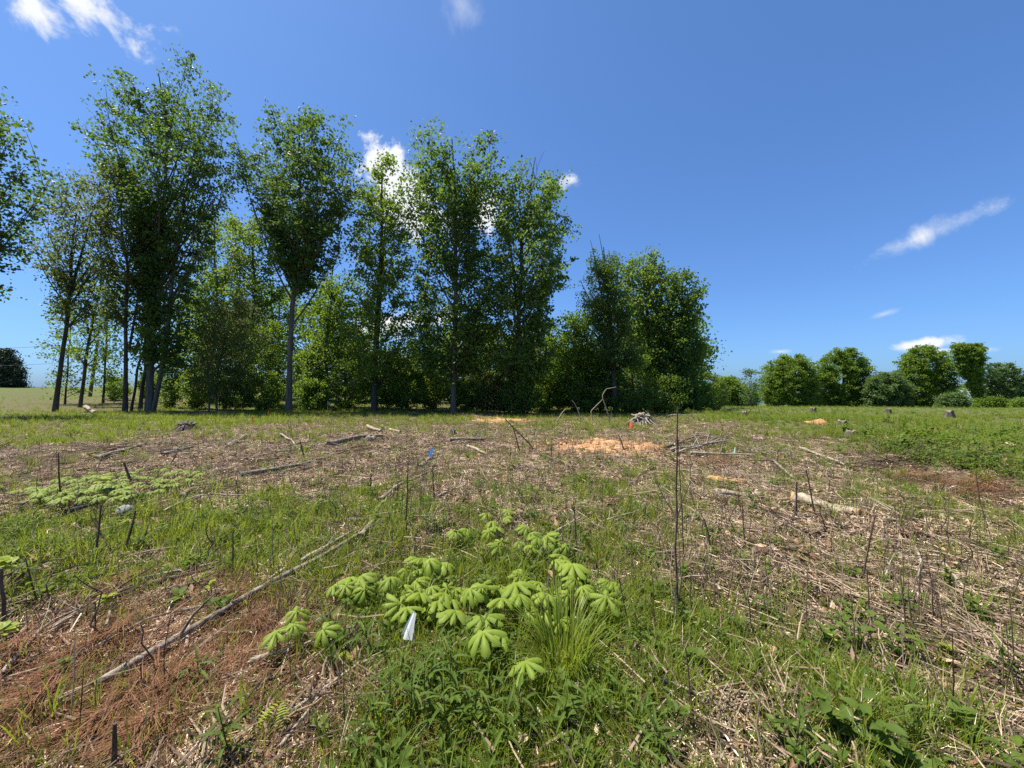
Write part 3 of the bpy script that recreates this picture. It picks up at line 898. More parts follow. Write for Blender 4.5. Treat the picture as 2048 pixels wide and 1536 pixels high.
def strand_proto(n, lo, hi, spread, w, mat, nm, turn=.5, zmax=.05, tubes=False):
    mb = MB()
    for _ in range(n):
        ln = R.uniform(lo, hi) * R.uniform(.5, 1)
        az = math.pi / 2 + R.gauss(0, turn)
        p = np.array([R.gauss(0, spread), R.gauss(0, spread), R.uniform(.004, zmax)])
        d = np.array([math.cos(az), math.sin(az), R.gauss(0, .10)])
        b = np.array([R.gauss(0, .06), R.gauss(0, .06), R.uniform(-.01, .05)]) * ln
        pts = np.array([p - d * ln / 2, p + b, p + d * ln / 2])
        pts[:, 2] = np.maximum(pts[:, 2], .002)
        a = R.random()
        if tubes:
            tube(mb, pts, [w * .5, w * .45, w * .25], 4, a)
        else:
            o = np.array([-math.sin(az), math.cos(az), R.uniform(-.6, .6)]); o *= w * R.uniform(.5, 1.2) / 2
            v = np.concatenate([pts - o, pts + o])
            mb.add(v, [[0, 1, 4, 3], [1, 2, 5, 4]], a)
    return proto(mb, nm, mat)


def chip_proto(n, spread, lo, hi, mat, nm):
    mb = MB()
    for _ in range(n):
        s = R.uniform(lo, hi); az = R.uniform(0, 6.28)
        a = np.array([math.cos(az), math.sin(az), R.gauss(0, .35)]); b = np.array([-math.sin(az), math.cos(az), R.gauss(0, .5)])
        p = np.array([R.gauss(0, spread), R.gauss(0, spread), R.uniform(.006, .045)])
        l, w = s, s * R.uniform(.3, .7)
        up = np.array([0, 0, s * R.uniform(-.25, .3)])
        v = [p - a * l / 2, p - a * l * .1 + b * w / 2 + up, p + a * l / 2, p - a * l * .05 - b * w / 2 + up]
        mb.add(v, [[0, 1, 2, 3]], R.random())
    return proto(mb, nm, mat)


def forb_proto(nst, h, ln, w, mat, nm, per=7):
    mb = MB()
    for _ in range(nst):
        x, y = R.gauss(0, .05), R.gauss(0, .05)
        lx, ly = R.gauss(0, .12), R.gauss(0, .12)
        hh_ = h * R.uniform(.5, 1.1)
        tube(mb, [(x, y, 0), (x + lx * .4 * hh_, y + ly * .4 * hh_, hh_ * .6), (x + lx * hh_, y + ly * hh_, hh_)], [.003, .0025, .0012], 3, .3)
        az = R.uniform(0, 6.28)
        for q in range(per):
            f = .2 + .8 * q / (per - 1)
            az += 2.4 + R.uniform(-.4, .4)
            flat_leaf(mb, (x + lx * f * hh_, y + ly * f * hh_, hh_ * f), az, R.uniform(.1, .9), ln * R.uniform(.6, 1.15) * (1.15 - .45 * f), w * R.uniform(.7, 1.1), R.random(), droop=R.uniform(.3, 1.1), seg=3)
    return proto(mb, nm, mat)


def hairs_proto(n, mat, nm):
    mb = MB()
    for _ in range(n):
        p = (R.gauss(0, .06), R.gauss(0, .06), .0)
        blade(mb, p, R.gauss(math.pi / 2, 1.0), R.uniform(.12, .3), .0035, R.uniform(.8, 2.0), R.random(), R.uniform(.1, .9), 3)
    return proto(mb, nm, mat)


def strand_up(n, h):
    mb = MB()
    for _ in range(n):
        x, y = R.gauss(0, .08), R.gauss(0, .08)
        hh_ = h * R.uniform(.3, 1)
        lx, ly = R.gauss(0, .12) * hh_, R.gauss(0, .12) * hh_
        tube(mb, [(x, y, -.02), (x + lx * .4 + R.gauss(0, .008), y + ly * .4, hh_ * .55), (x + lx, y + ly, hh_)], [.0032, .0026, .0014], 4, R.random())
    return proto(mb, 'stalks', M['twigs'])


PROT = {
    'grass': [grass_proto(26, .08, .22, .07, .0065, M['grass'], 'tuft') for _ in range(4)] + [grass_proto(22, .14, .32, .05, .007, M['grass'], 'tuft') for _ in range(2)],
    'dull': [grass_proto(20, .06, .18, .10, .005, M['grass_dull'], 'tuft') for _ in range(4)],
    'straw': [strand_proto(28, .06, .24, .065, .0048, M['straw'], 'straw', .6) for _ in range(6)],
    'chips': [chip_proto(20, .075, .014, .055, M['litter'], 'chips') for _ in range(4)] + [chip_proto(9, .09, .05, .10, M['dead_leaf'], 'chips') for _ in range(3)],
    'twigs': [strand_proto(4, .15, .55, .08, .008, M['twigs'], 'twigs', .6, .08, True) for _ in range(6)],
    'forb': [forb_proto(4, .16, .075, .036, M['weed'], 'forb', 6) for _ in range(4)] + [forb_proto(4, .12, .06, .034, M['weed_light'], 'forb', 5) for _ in range(2)],
    'lance': [forb_proto(3, .26, .13, .020, M['weed'], 'lance', 11) for _ in range(4)],
    'hairs': [hairs_proto(40, M['needle_red'], 'hairs') for _ in range(4)],
    'stalks': [strand_up(3, .5) for _ in range(5)],
    'dry': [grass_proto(16, .08, .22, .06, .004, M['straw'], 'dry') for _ in range(4)],
}


def scatter(name, label, key, pts, scl, rotz, tilt=.15):
    """one object: points that repeat the prototypes"""
    n = len(pts)
    col = bpy.data.collections.new('proto_' + name)
    for o in PROT[key]:
        col.objects.link(o)
    me = bpy.data.meshes.new(name)
    me.vertices.add(n)
    me.vertices.foreach_set('co', np.asarray(pts, np.float32).ravel())
    a = me.attributes.new('rot', 'FLOAT_VECTOR', 'POINT')
    rot = np.stack([rng.normal(0, tilt, n), rng.normal(0, tilt, n), rotz], 1)
    a.data.foreach_set('vector', rot.astype(np.float32).ravel())
    a = me.attributes.new('scl', 'FLOAT', 'POINT')
    a.data.foreach_set('value', np.asarray(scl, np.float32))
    a = me.attributes.new('idx', 'INT', 'POINT')
    a.data.foreach_set('value', rng.integers(0, len(PROT[key]), n).astype(np.int32))
    o = bpy.data.objects.new(name, me)
    COL.objects.link(o)
    ng = bpy.data.node_groups.new('scatter_' + name, 'GeometryNodeTree')
    ng.interface.new_socket('Geometry', in_out='INPUT', socket_type='NodeSocketGeometry')
    ng.interface.new_socket('Geometry', in_out='OUTPUT', socket_type='NodeSocketGeometry')
    N, L = ng.nodes, ng.links
    gi, go = N.new('NodeGroupInput'), N.new('NodeGroupOutput')
    ci = N.new('GeometryNodeCollectionInfo')
    ci.inputs['Collection'].default_value = col
    ci.inputs['Separate Children'].default_value = True
    ci.inputs['Reset Children'].default_value = True
    ip = N.new('GeometryNodeInstanceOnPoints')
    ip.inputs['Pick Instance'].default_value = True

    def attr(nm, ty):
        q = N.new('GeometryNodeInputNamedAttribute'); q.data_type = ty
        q.inputs['Name'].default_value = nm
        return q.outputs['Attribute']
    e2r = N.new('FunctionNodeEulerToRotation')
    L.new(attr('rot', 'FLOAT_VECTOR'), e2r.inputs[0])
    L.new(gi.outputs[0], ip.inputs['Points'])
    L.new(ci.outputs[0], ip.inputs['Instance'])
    L.new(attr('idx', 'INT'), ip.inputs['Instance Index'])
    L.new(e2r.outputs[0], ip.inputs['Rotation'])
    L.new(attr('scl', 'FLOAT'), ip.inputs['Scale'])
    L.new(ip.outputs[0], go.inputs[0])
    md = o.modifiers.new('scatter', 'NODES')
    md.node_group = ng
    tag(o, label, None, None, 'stuff')
    return o


def spots(n, r0=.9, r1=60, p=1.0, half=68, knee=3.0):
    """ground points: even cover up close, thinning out with distance"""
    near = .5 * (1 - (r0 / knee) ** 2)
    tot = near + math.log(r1 / knee)
    u = rng.uniform(0, tot, n)
    r = np.where(u < near, np.sqrt(r0 * r0 + 2 * knee * knee * np.minimum(u, near)), knee * np.exp(np.maximum(u - near, 0)))
    th = np.radians(rng.uniform(-half, half, n))
    return r * np.sin(th), r * np.cos(th)


SUNK = []          # places kept free of cover: (x, y, radius)


def place(n, prob, r0=.9, r1=60, p=1.0, z=-.005):
    x, y = spots(n, r0, r1, p)
    k = rng.uniform(0, 1, n) < prob(x, y)
    for cx, cy, rr in SUNK:
        k &= ((x - cx) ** 2 + ((y - cy)) ** 2) > rr * rr
    x, y = x[k], y[k]
    return np.stack([x, y, H(x, y) + z], 1)


def sz(n, lo, hi):
    return rng.uniform(lo, hi, n)


in_bough = lambda x, y: np.clip(1.3 * np.exp(-((x + 2.1) ** 2 / 1.0 + (y - 2.0) ** 2 / .35)) + .9 * np.exp(-((x + 2.3) ** 2 / .5 + (y - 2.6) ** 2 / .3)), 0, 1)

field = lambda x, y: sst(0.0, 2.5, x - (6.9 + .17 * (y - 5.3))) * sst(4, 8, y)       # the grassy field on the right
p = place(34000, lambda x, y: np.clip((green(x, y) - .22) * .85, 0.09, .8), r1=70)
q = place(15000, lambda x, y: np.clip((green(x, y) - .42) * 1.2, 0.0, .95), r0=6, r1=75)
p = np.concatenate([p, q])
dd = np.hypot(p[:, 0], p[:, 1])
scatter('grass', 'bright green grass growing in tufts over the clearing', 'grass', p, sz(len(p), .5, 1.1) * (1 + .3 * sst(8, 25, dd)), sz(len(p), 0, 6.28))
p = place(26000, lambda x, y: np.clip(.24 + (green(x, y) - .2) * .5, .16, .7), r1=60)
scatter('short_grass', 'thin dull green grass among the litter', 'dull', p, sz(len(p), .6, 1.3), sz(len(p), 0, 6.28))
p = place(32000, lambda x, y: np.clip(1.15 - green(x, y) * .85, .3, 1) * (.35 + 1.1 * vnoise(x / .55, y / .9, 51)) * (1 - .8 * field(x, y)), r1=45)
scatter('straw_litter', 'tangled grey and tan straw lying over the clearing', 'straw', p, sz(len(p), .55, 1.25), rng.normal(0, .85, len(p)), .1)
p = place(20000, lambda x, y: np.clip(1.1 - green(x, y) * .7, .4, 1) * (.35 + .9 * vnoise(x / .8, y / .8, 33)) * (1 - .8 * in_bough(x, y)) * (1 - .85 * field(x, y)), r1=40)
scatter('wood_chips', 'pale wood chips and dead leaves strewn on the soil', 'chips', p, sz(len(p), .5, 1.3), sz(len(p), 0, 6.28), .12)
p = place(14000, lambda x, y: (1 - .75 * in_bough(x, y)) * np.clip(1.0 - green(x, y) * .75, .2, 1) * (1 - .7 * field(x, y)), r1=40)
scatter('twig_litter', 'thin grey twigs scattered over the litter', 'twigs', p, sz(len(p), .5, 1.4), rng.normal(0, .8, len(p)), .14)
p = place(10000, lambda x, y: np.clip((green(x, y) - .1) * .5, .12, .5), r1=45)
p = p[rng.uniform(0, 1, len(p)) > .75 * in_bough(p[:, 0], p[:, 1])]
scatter('leafy_weeds', 'small broad-leaved weeds among the grass', 'forb', p, sz(len(p), .45, 1.1), sz(len(p), 0, 6.28))
p = place(7000, lambda x, y: .5 * field(x, y) * sst(.35, .8, vnoise(x / 2.4, y / 2.4, 37)), r0=5, r1=45)
scatter('field_weeds', 'taller dark weeds in patches over the field on the right', 'forb', p, sz(len(p), 1.1, 2.4), sz(len(p), 0, 6.28))
p = place(800, lambda x, y: np.clip((green(x, y) - .3) * .9, .0, .7) * (1 - in_bough(x, y)), r1=14)
scatter('lance_leaved_weeds', 'narrow-leaved green weeds through the clearing', 'lance', p, sz(len(p), .5, 1.05), sz(len(p), 0, 6.28))
p = place(9000, lambda x, y: np.clip(.8 - np.abs(green(x, y) - .35), .05, .7), r1=45)
scatter('dry_grass', 'dry tan grass standing among the green', 'dry', p, sz(len(p), .6, 1.2), sz(len(p), 0, 6.28))
p = place(2000, lambda x, y: np.clip(1.0 - green(x, y) * .6, .15, .9) * (1 - .8 * field(x, y)), r0=2.6, r1=26)
p = p[rng.uniform(0, 1, len(p)) > .8 * in_bough(p[:, 0], p[:, 1])]
scatter('thin_stalks', 'fine dry stems standing through the litter', 'stalks', p, sz(len(p), .5, 1.1), sz(len(p), 0, 6.28), .12)
p = place(9000, lambda x, y: in_bough(x, y) * .5, r1=5)
scatter('needle_litter', 'reddish brown dead needles matted at the lower left', 'hairs', p, sz(len(p), .6, 1.2), rng.normal(-.4, .6, len(p)), .12)


# ------------------------------------------------------------------ mayapples
def mayapple_leaf(mb, rad, lobes, a0, droop):
    """drooping umbrella leaf of wedge-shaped lobes with a pale midrib"""
    for q in range(lobes):
        az = a0 + q * 2 * math.pi / lobes + R.uniform(-.14, .14)
        L = rad * R.uniform(.82, 1.1)
        t = np.array([0, .22, .5, .78, 1.0])
        ww = L * np.array([.02, .085, .165, .185, .04]) * R.uniform(.85, 1.12)
        dr = droop * R.uniform(.75, 1.25)
        x = L * (np.sin(np.minimum(t * dr, 1.9)) / max(dr, .3))
        z = -L * (1 - np.cos(np.minimum(t * dr, 1.9))) / max(dr, .3)
        c, s = math.cos(az), math.sin(az)
        ctr = np.stack([c * x, s * x, z], 1)
        o = np.stack([-s * ww, c * ww, -ww * .45], 1)
        v = np.concatenate([ctr - o * [1, 1, -1], ctr, ctr + o])
        v[10:15] = ctr + o; v[0:5] = ctr + np.stack([s * ww, -c * ww, -ww * .45], 1)
        v[5:10, 2] += .012 * rad / .12
        n = 5
        f = [[i, i + 1, n + i + 1, n + i] for i in range(4)] + [[n + i, n + i + 1, 2 * n + i + 1, 2 * n + i] for i in range(4)]
        at = np.concatenate([np.full(5, .22), np.full(5, 1.0), np.full(5, .22)]) + R.uniform(-.1, .1)
        mb.add(v, f, np.clip(at, 0, 1))


may_leaf = []
for q in range(14):
    mb = MB(); mayapple_leaf(mb, .135, R.choice([6, 6, 7, 7, 8]), R.uniform(0, 1), R.uniform(.55, 1.6))
    may_leaf.append(mb.mesh('leaf', M['mayapple'], True))
mb = MB(); tube(mb, [(0, 0, -.02), (.006, 0, .5), (0, 0, 1.0)], [.0045, .004, .0035], 5, .3)
may_stem = mb.mesh('stem', M['mayapple'], True)


def obj_of(name, me, parent=None, loc=(0, 0, 0), rot=(0, 0, 0), scl=(1, 1, 1)):
    o = bpy.data.objects.new(name, me)
    COL.objects.link(o)
    o.location = loc; o.rotation_euler = rot; o.scale = scl
    if parent: o.parent = parent
    return o


def mayapple(px, py, label, group, s=1.0, two=False):
    h = .225 * s * R.uniform(.85, 1.2)
    g = G(px, py, h)
    root = empty('mayapple', (g[0], g[1], g[2] - h))
    tag(root, label, 'plant', group)
    obj_of('stem', may_stem, root, (0, 0, 0), (R.uniform(-.1, .1), R.uniform(-.1, .1), 0), (1, 1, h))
    obj_of('leaf', R.choice(may_leaf), root, (0, 0, h), (R.uniform(-.5, .5), R.uniform(-.5, .5), R.uniform(0, 6.28)), (s * R.uniform(.8, 1.15),) * 3)
    if two:
        obj_of('leaf', R.choice(may_leaf), root, (.12 * s * R.choice([-1, 1]), -.05, h * .85), (R.uniform(-.3, .3), R.uniform(-.3, .3), R.uniform(0, 6.28)), (s * .8,) * 3)


Z8 = [(1105, 150), (1225, 130), (1215, 175), (1130, 200), (1110, 260), (1150, 235), (1340, 235), (1375, 270), (1410, 300), (1355, 350), (1300, 325), (1185, 325), (1165, 350), (1405, 380), (1475, 340), (1470, 290), (1540, 320), (1555, 350),
      (1590, 350), (1560, 410), (1525, 440), (1590, 445), (1630, 470), (1290, 500), (1340, 540), (1300, 530), (1420, 580), (1390, 595), (1280, 590), (1190, 600), (1155, 600), (1065, 605), (960, 635), (1000, 620), (850, 610), (900, 620), (930, 610),
      (1190, 680), (1300, 660), (1280, 690), (1470, 655), (1440, 640), (1600, 650), (1570, 665), (1640, 560), (1610, 570), (1700, 540), (1720, 620), (1690, 610), (1880, 580), (1850, 575), (1840, 670), (1360, 770), (1530, 770), (1560, 810), (1460, 765),
      (790, 700), (880, 690), (820, 760), (900, 760), (650, 510), (590, 500), (500, 550), (490, 570), (660, 570), (580, 600), (680, 650), (640, 640), (720, 630), (560, 710), (600, 740), (830, 650), (250, 550), (220, 600), (330, 590), (320, 540), (150, 600), (340, 620),
      (660, 430), (830, 460), (740, 440), (700, 430), (750, 610), (970, 250), (900, 260)]
lone = {(250, 550), (220, 600), (330, 590), (320, 540), (150, 600), (340, 620)}
for zx, zy in Z8:
    px, py = 620 + zx * .3223, 980 + zy * .3223
    if (zx, zy) in lone:
        mayapple(px, py, 'mayapple plant in the small clump left of the main mayapple patch', 'small mayapple clump left of the patch', .85)
    else:
        mayapple(px, py, 'mayapple plant with drooping bright leaf in the main patch', 'main mayapple patch', R.uniform(.66, .98))
for zx, zy, lab in ((1075, 890, 'largest mayapple plant, standing in front of the patch'), (1190, 905, 'mayapple plant right beside the largest one'), (1080, 795, 'mayapple plant right behind the largest one'),
                    (1335, 1080, 'single pale mayapple left of the big grass clump'), (85, 870, 'mayapple plant among the weeds left of the white flag')):
    mayapple(620 + zx * .3223, 980 + zy * .3223, lab, None, 1.1 if zx == 1075 else .9)
for px, py, lab in ((552, 1266, 'leftmost of three mayapples by the fallen pole, lower left of the patch'), (588, 1251, 'middle of three mayapples lower left of the patch'), (593, 1225, 'farthest of three mayapples lower left of the patch')):
    mayapple(px, py, lab, None, .8)
# the far carpet of mayapples on the left
far_meshes = []
for q in range(4):
    mb = MB(); mayapple_leaf(mb, .095, 6, R.uniform(0, 1), R.uniform(.6, 1.2))
    tube(mb, [(0, 0, -.2), (0, 0, 0)], [.005, .004], 4, .3)
    far_meshes.append(mb.mesh('mayapple', M['mayapple_far'], True))
for q in range(140):
    while True:
        px, py = R.uniform(30, 400), R.uniform(928, 1003)
        cy = 988 - (px - 60) * .115
        if abs(py - cy) < 27 * math.sin(math.pi * min(1, max(0, (px - 10) / 400))) + 4: break
    g = G(px, py, .17)
    o = obj_of('mayapple', R.choice(far_meshes), None, g, (R.uniform(-.25, .25), R.uniform(-.25, .25), R.uniform(0, 6.28)), (R.uniform(.7, 1.1),) * 3)
    tag(o, 'pale mayapple in the wide carpet of them on the left', 'plant', 'mayapple carpet on the left')

# ------------------------------------------------------------------ big grass clump
g = G(1130, 1345)
root = empty('grass_clump', g)
tag(root, 'big bright clump of long arching grass in the foreground', 'grass clump')
for part in range(3):
    mb = MB()
    for _ in range(110):
        r = .13 * math.sqrt(R.random()); th = R.uniform(0, 6.283)
        blade(mb, (r * math.cos(th), r * math.sin(th), -.02), th + R.uniform(-.6, .6), R.uniform(.18, .55), R.uniform(.006, .011), R.uniform(.2, 2.4), R.random(), R.uniform(.9, 1.56), 5)
    mb.build('blades', M['grass' if part else 'clump'], root)
    if part == 2: break
root['label'] = 'big bright clump of long arching grass in the foreground'

# ------------------------------------------------------------------ near weeds with narrow leaves
lance_leaf = []
for q in range(4):
    mb = MB(); flat_leaf(mb, (0, 0, 0), 0, R.uniform(.35, .6), 1.0, .115, R.random(), fold=.3, droop=R.uniform(.7, 1.5), seg=5, shape=.8)
    lance_leaf.append(mb.mesh('leaf', M['weed'], True))
mb = MB(); tube(mb, [(0, 0, -.03), (.01, .006, .5), (0, 0, 1.0)], [.0038, .0032, .0015], 5, .35)
weed_stem = mb.mesh('stem', M['weed'], True)


def lance_weed(px, py, h, label, group=None, n=13, ll=.14):
    g = G(px, py)
    root = empty('narrow_leaved_weed', g)
    root.rotation_euler = (R.uniform(-.15, .15), R.uniform(-.15, .15), R.uniform(0, 6.28))
    tag(root, label, 'weed', group)
    obj_of('stem', weed_stem, root, (0, 0, 0), (0, 0, 0), (1, 1, h))
    az = 0
    for q in range(n):
        f = .16 + .84 * q / (n - 1)
        az += 2.4 + R.uniform(-.3, .3)
        s = ll * (1.1 - .55 * abs(f - .45)) * R.uniform(.8, 1.1) * (.65 if f > .93 else 1)
        obj_of('leaf', R.choice(lance_leaf), root, (0, 0, h * f), (0, -.5 * (f > .9), az), (s, s, s))


for i, (px, py, h) in enumerate([(880, 1372, .26), (850, 1400, .30), (915, 1420, .32), (770, 1450, .28), (975, 1440, .25), (1010, 1400, .24), (830, 1470, .3), (940, 1490, .3), (890, 1520, .28), (1040, 1490, .26), (760, 1510, .24),
                                 (690, 1310, .24), (660, 1290, .2), (735, 1318, .25), (1120, 1500, .24), (1190, 1480, .22), (640, 1275, .2), (1000, 1530, .25), (860, 1440, .26), (800, 1395, .24)]):
    lance_weed(px, py, h, 'dark green narrow-leaved weed in the dense stand left of the big grass clump', 'weeds left of the grass clump')
for px, py, h, lab in [(462, 1530, .30, 'narrow-leaved weed at the bottom edge beside the reddish boughs'), (395, 1380, .16, 'small narrow-leaved weed on the reddish boughs'), (2010, 1385, .24, 'narrow-leaved weed at the right edge of the foreground'),
                       (1590, 1520, .2, 'narrow-leaved weed at the bottom edge right of the middle'), (1690, 1290, .18, 'upright weed in the leafy bramble patch at the lower right'), (1310, 1530, .2, 'narrow-leaved weed at the bottom edge below the grass clump')]:
    lance_weed(px, py, h, lab)

# broad-leaved brambles at the lower right
broad_leaf = []
for q in range(3):
    mb = MB(); flat_leaf(mb, (0, 0, 0), 0, R.uniform(.2, .5), 1.0, .62, R.random(), fold=.22, droop=R.uniform(.5, 1.1), seg=5, shape=.75)
    broad_leaf.append(mb.mesh('leaf', M['weed'], True))
for i, (px, py, h, lab) in enumerate([(1660, 1320, .2, 'leafy bramble left of its patch at the lower right'), (1730, 1335, .24, 'leafy bramble in the middle of its patch at the lower right'), (1790, 1330, .22, 'leafy bramble right side of its patch at the lower right'),
                                      (1690, 1500, .24, 'dark leafy bramble at the bottom edge of the lower right'), (1745, 1530, .2, 'second dark leafy bramble at the bottom edge of the lower right'), (1120, 1450, .18, 'broad-leaved weed just below the big grass clump'),
                                      (1370, 1340, .16, 'broad-leaved weed right of the big grass clump'), (1215, 1250, .16, 'grey-green bramble at the right end of the mayapple patch'), (1950, 1520, .16, 'low broad-leaved weed in the bottom right corner'),
                                      (450, 1230, .14, 'broad-leaved weed above the long fallen pole on the left'), (350, 1225, .12, 'dark broad-leaved weed among the sticks on the left'), (745, 1000, .2, 'leafy weed beside the broken twig left of the middle')]):
    g = G(px, py)
    root = empty('leafy_bramble' if 'bramble' in lab else 'broad_leaved_weed', g)
    tag(root, lab, 'weed')
    for st in range(3):
        a = R.uniform(0, 6.28); lean = R.uniform(.2, .6)
        mb = MB()
        e = np.array([math.cos(a) * lean * h, math.sin(a) * lean * h, h * R.uniform(.7, 1.1)])
        tube(mb, [(0, 0, -.02), tuple(e * [.35, .35, .6]), tuple(e)], [.0035, .003, .0015], 4, .3)
        mb.build('stem', M['weed'], root)
        for q in range(7):
            f = .3 + .7 * q / 6
            s = R.uniform(.05, .085)
            obj_of('leaf', R.choice(broad_leaf), root, tuple(e * f), (R.uniform(-.4, .4), R.uniform(-.3, .3), a + 2.2 * q), (s, s, s))

# seedlings with yellow leaves
star = []
for q in range(3):
    mb = MB()
    for t in range(4):
        flat_leaf(mb, (0, 0, 0), (t - 1.5) * .75, .2, 1.0 - .15 * abs(t - 1.5), .5, R.random(), fold=.1, droop=.5, seg=4)
    star.append(mb.mesh('leaf', M['seedling'], True))
for px, py, h, s, lab in [(20, 1118, .3, .10, 'yellow-leaved tree seedling at the left edge'), (205, 958, .3, .14, 'yellow seedling in the mayapple carpet'), (215, 1190, .16, .075, 'yellow-green lobed seedling over the sticks on the left'),
                          (8, 1255, .15, .08, 'pale lobed seedling at the left edge over the reddish boughs'), (1893, 1290, .12, .05, 'yellow seedling on the bare litter at the right'), (1662, 1275, .14, .045, 'small yellow leaf seedling over the brambles'),
                          (420, 1165, .15, .05, 'tiny yellow seedling on the left above the long pole'), (250, 1040, .2, .06, 'tiny yellow seedling right of the grey stone')]:
    g = G(px, py, h)
    root = empty('tree_seedling', (g[0], g[1], g[2] - h))
    tag(root, lab, 'seedling')
    obj_of('stem', weed_stem, root, (0, 0, 0), (0, 0, 0), (.8, .8, h))
    for q in range(3):
        obj_of('leaf', R.choice(star), root, (0, 0, h * (.8 + .1 * q)), (R.uniform(-.2, .2), R.uniform(-.3, .2), R.uniform(0, 6.28)), (s, s, s))

# ferns
for px, py, h, az, lab in [(538, 1492, .17, .3, 'yellow-green fern frond standing at the bottom left of the middle'), (685, 1350, .13, -.6, 'small yellow fern over the sticks left of the weeds'), (140, 1130, .16, 1.0, 'yellow-green fern in the grass on the left')]:
    g = G(px, py)
    root = empty('fern', g)
    tag(root, lab, 'fern')
    h *= 1.2
    for fr, (ax, hs) in enumerate(((az, 1.0), (az + 2.0, .6))):
        mb = MB()
        t = np.linspace(0, 1, 15)
        sp = np.stack([math.cos(ax) * .25 * h * t * t, math.sin(ax) * .25 * h * t * t, h * hs * t], 1)
        tube(mb, sp, np.linspace(.0025, .0008, 15), 4, .6)
        for q in range(2, 15):
            ln = h * .30 * math.sin(math.pi * (t[q] * .8 + .18)) * hs
            for sd in (-1, 1):
                flat_leaf(mb, sp[q], (.25 if sd > 0 else math.pi - .25) + ax * .4, .3, ln * 1.25, ln * .3, R.uniform(.3, 1), fold=.1, droop=.4, seg=3)
        mb.build('frond', M['seedling'], root)


# ------------------------------------------------------------------ dead stalks that still stand
def stalk(b, t, w0, w1, name, label, group=None, mat='twig_dark', kinks=0, wob=.02, cat='stalk'):
    b, t = np.asarray(b, float), np.asarray(t, float)
    n = 9
    s = np.linspace(0, 1, n)[:, None]
    L = np.linalg.norm(t - b)
    pts = (b + (t - b) * s)
    wv = rng.normal(0, wob * L, (n, 3)) * np.sin(np.pi * s)
    wv = np.cumsum(wv, 0) * .5
    pts = pts + wv - wv[-1] * s
    pts[0, 2] -= .05
    mb = MB()
    tube(mb, pts - b, np.linspace(w0, w1, n) * .38, 6, cap=True)
    o = mb.build(name, M[mat], None, b)
    for q in range(kinks):
        i = R.randint(3, 7)
        d = rng.normal(size=3) * .5 + np.array([0, 0, .6])
        d = d / np.linalg.norm(d) * L * R.uniform(.1, .28)
        m2 = MB()
        tube(m2, np.array([pts[i], pts[i] + d * .5 + rng.normal(0, .01, 3), pts[i] + d]) - b, [w1 * .45, w1 * .35, w1 * .2], 4)
        m2.build('side_twig', M[mat], o)
    tag(o, label, cat, group)
    return o


def px_stalk(x0, y0, x1, y1, w, label, kinks=1, mat='twig_dark', taper=.55, group=None):
    g = G(x0, y0)
    d = g[1]
    t = np.array([(x1 - 1024) / FPX * d, d + R.uniform(-.04, .04), EYE + (768 - y1) / FPX * d])
    stalk(g, t, w * d / FPX, w * taper * d / FPX, 'dead_stalk', label, group, mat, kinks, .012)


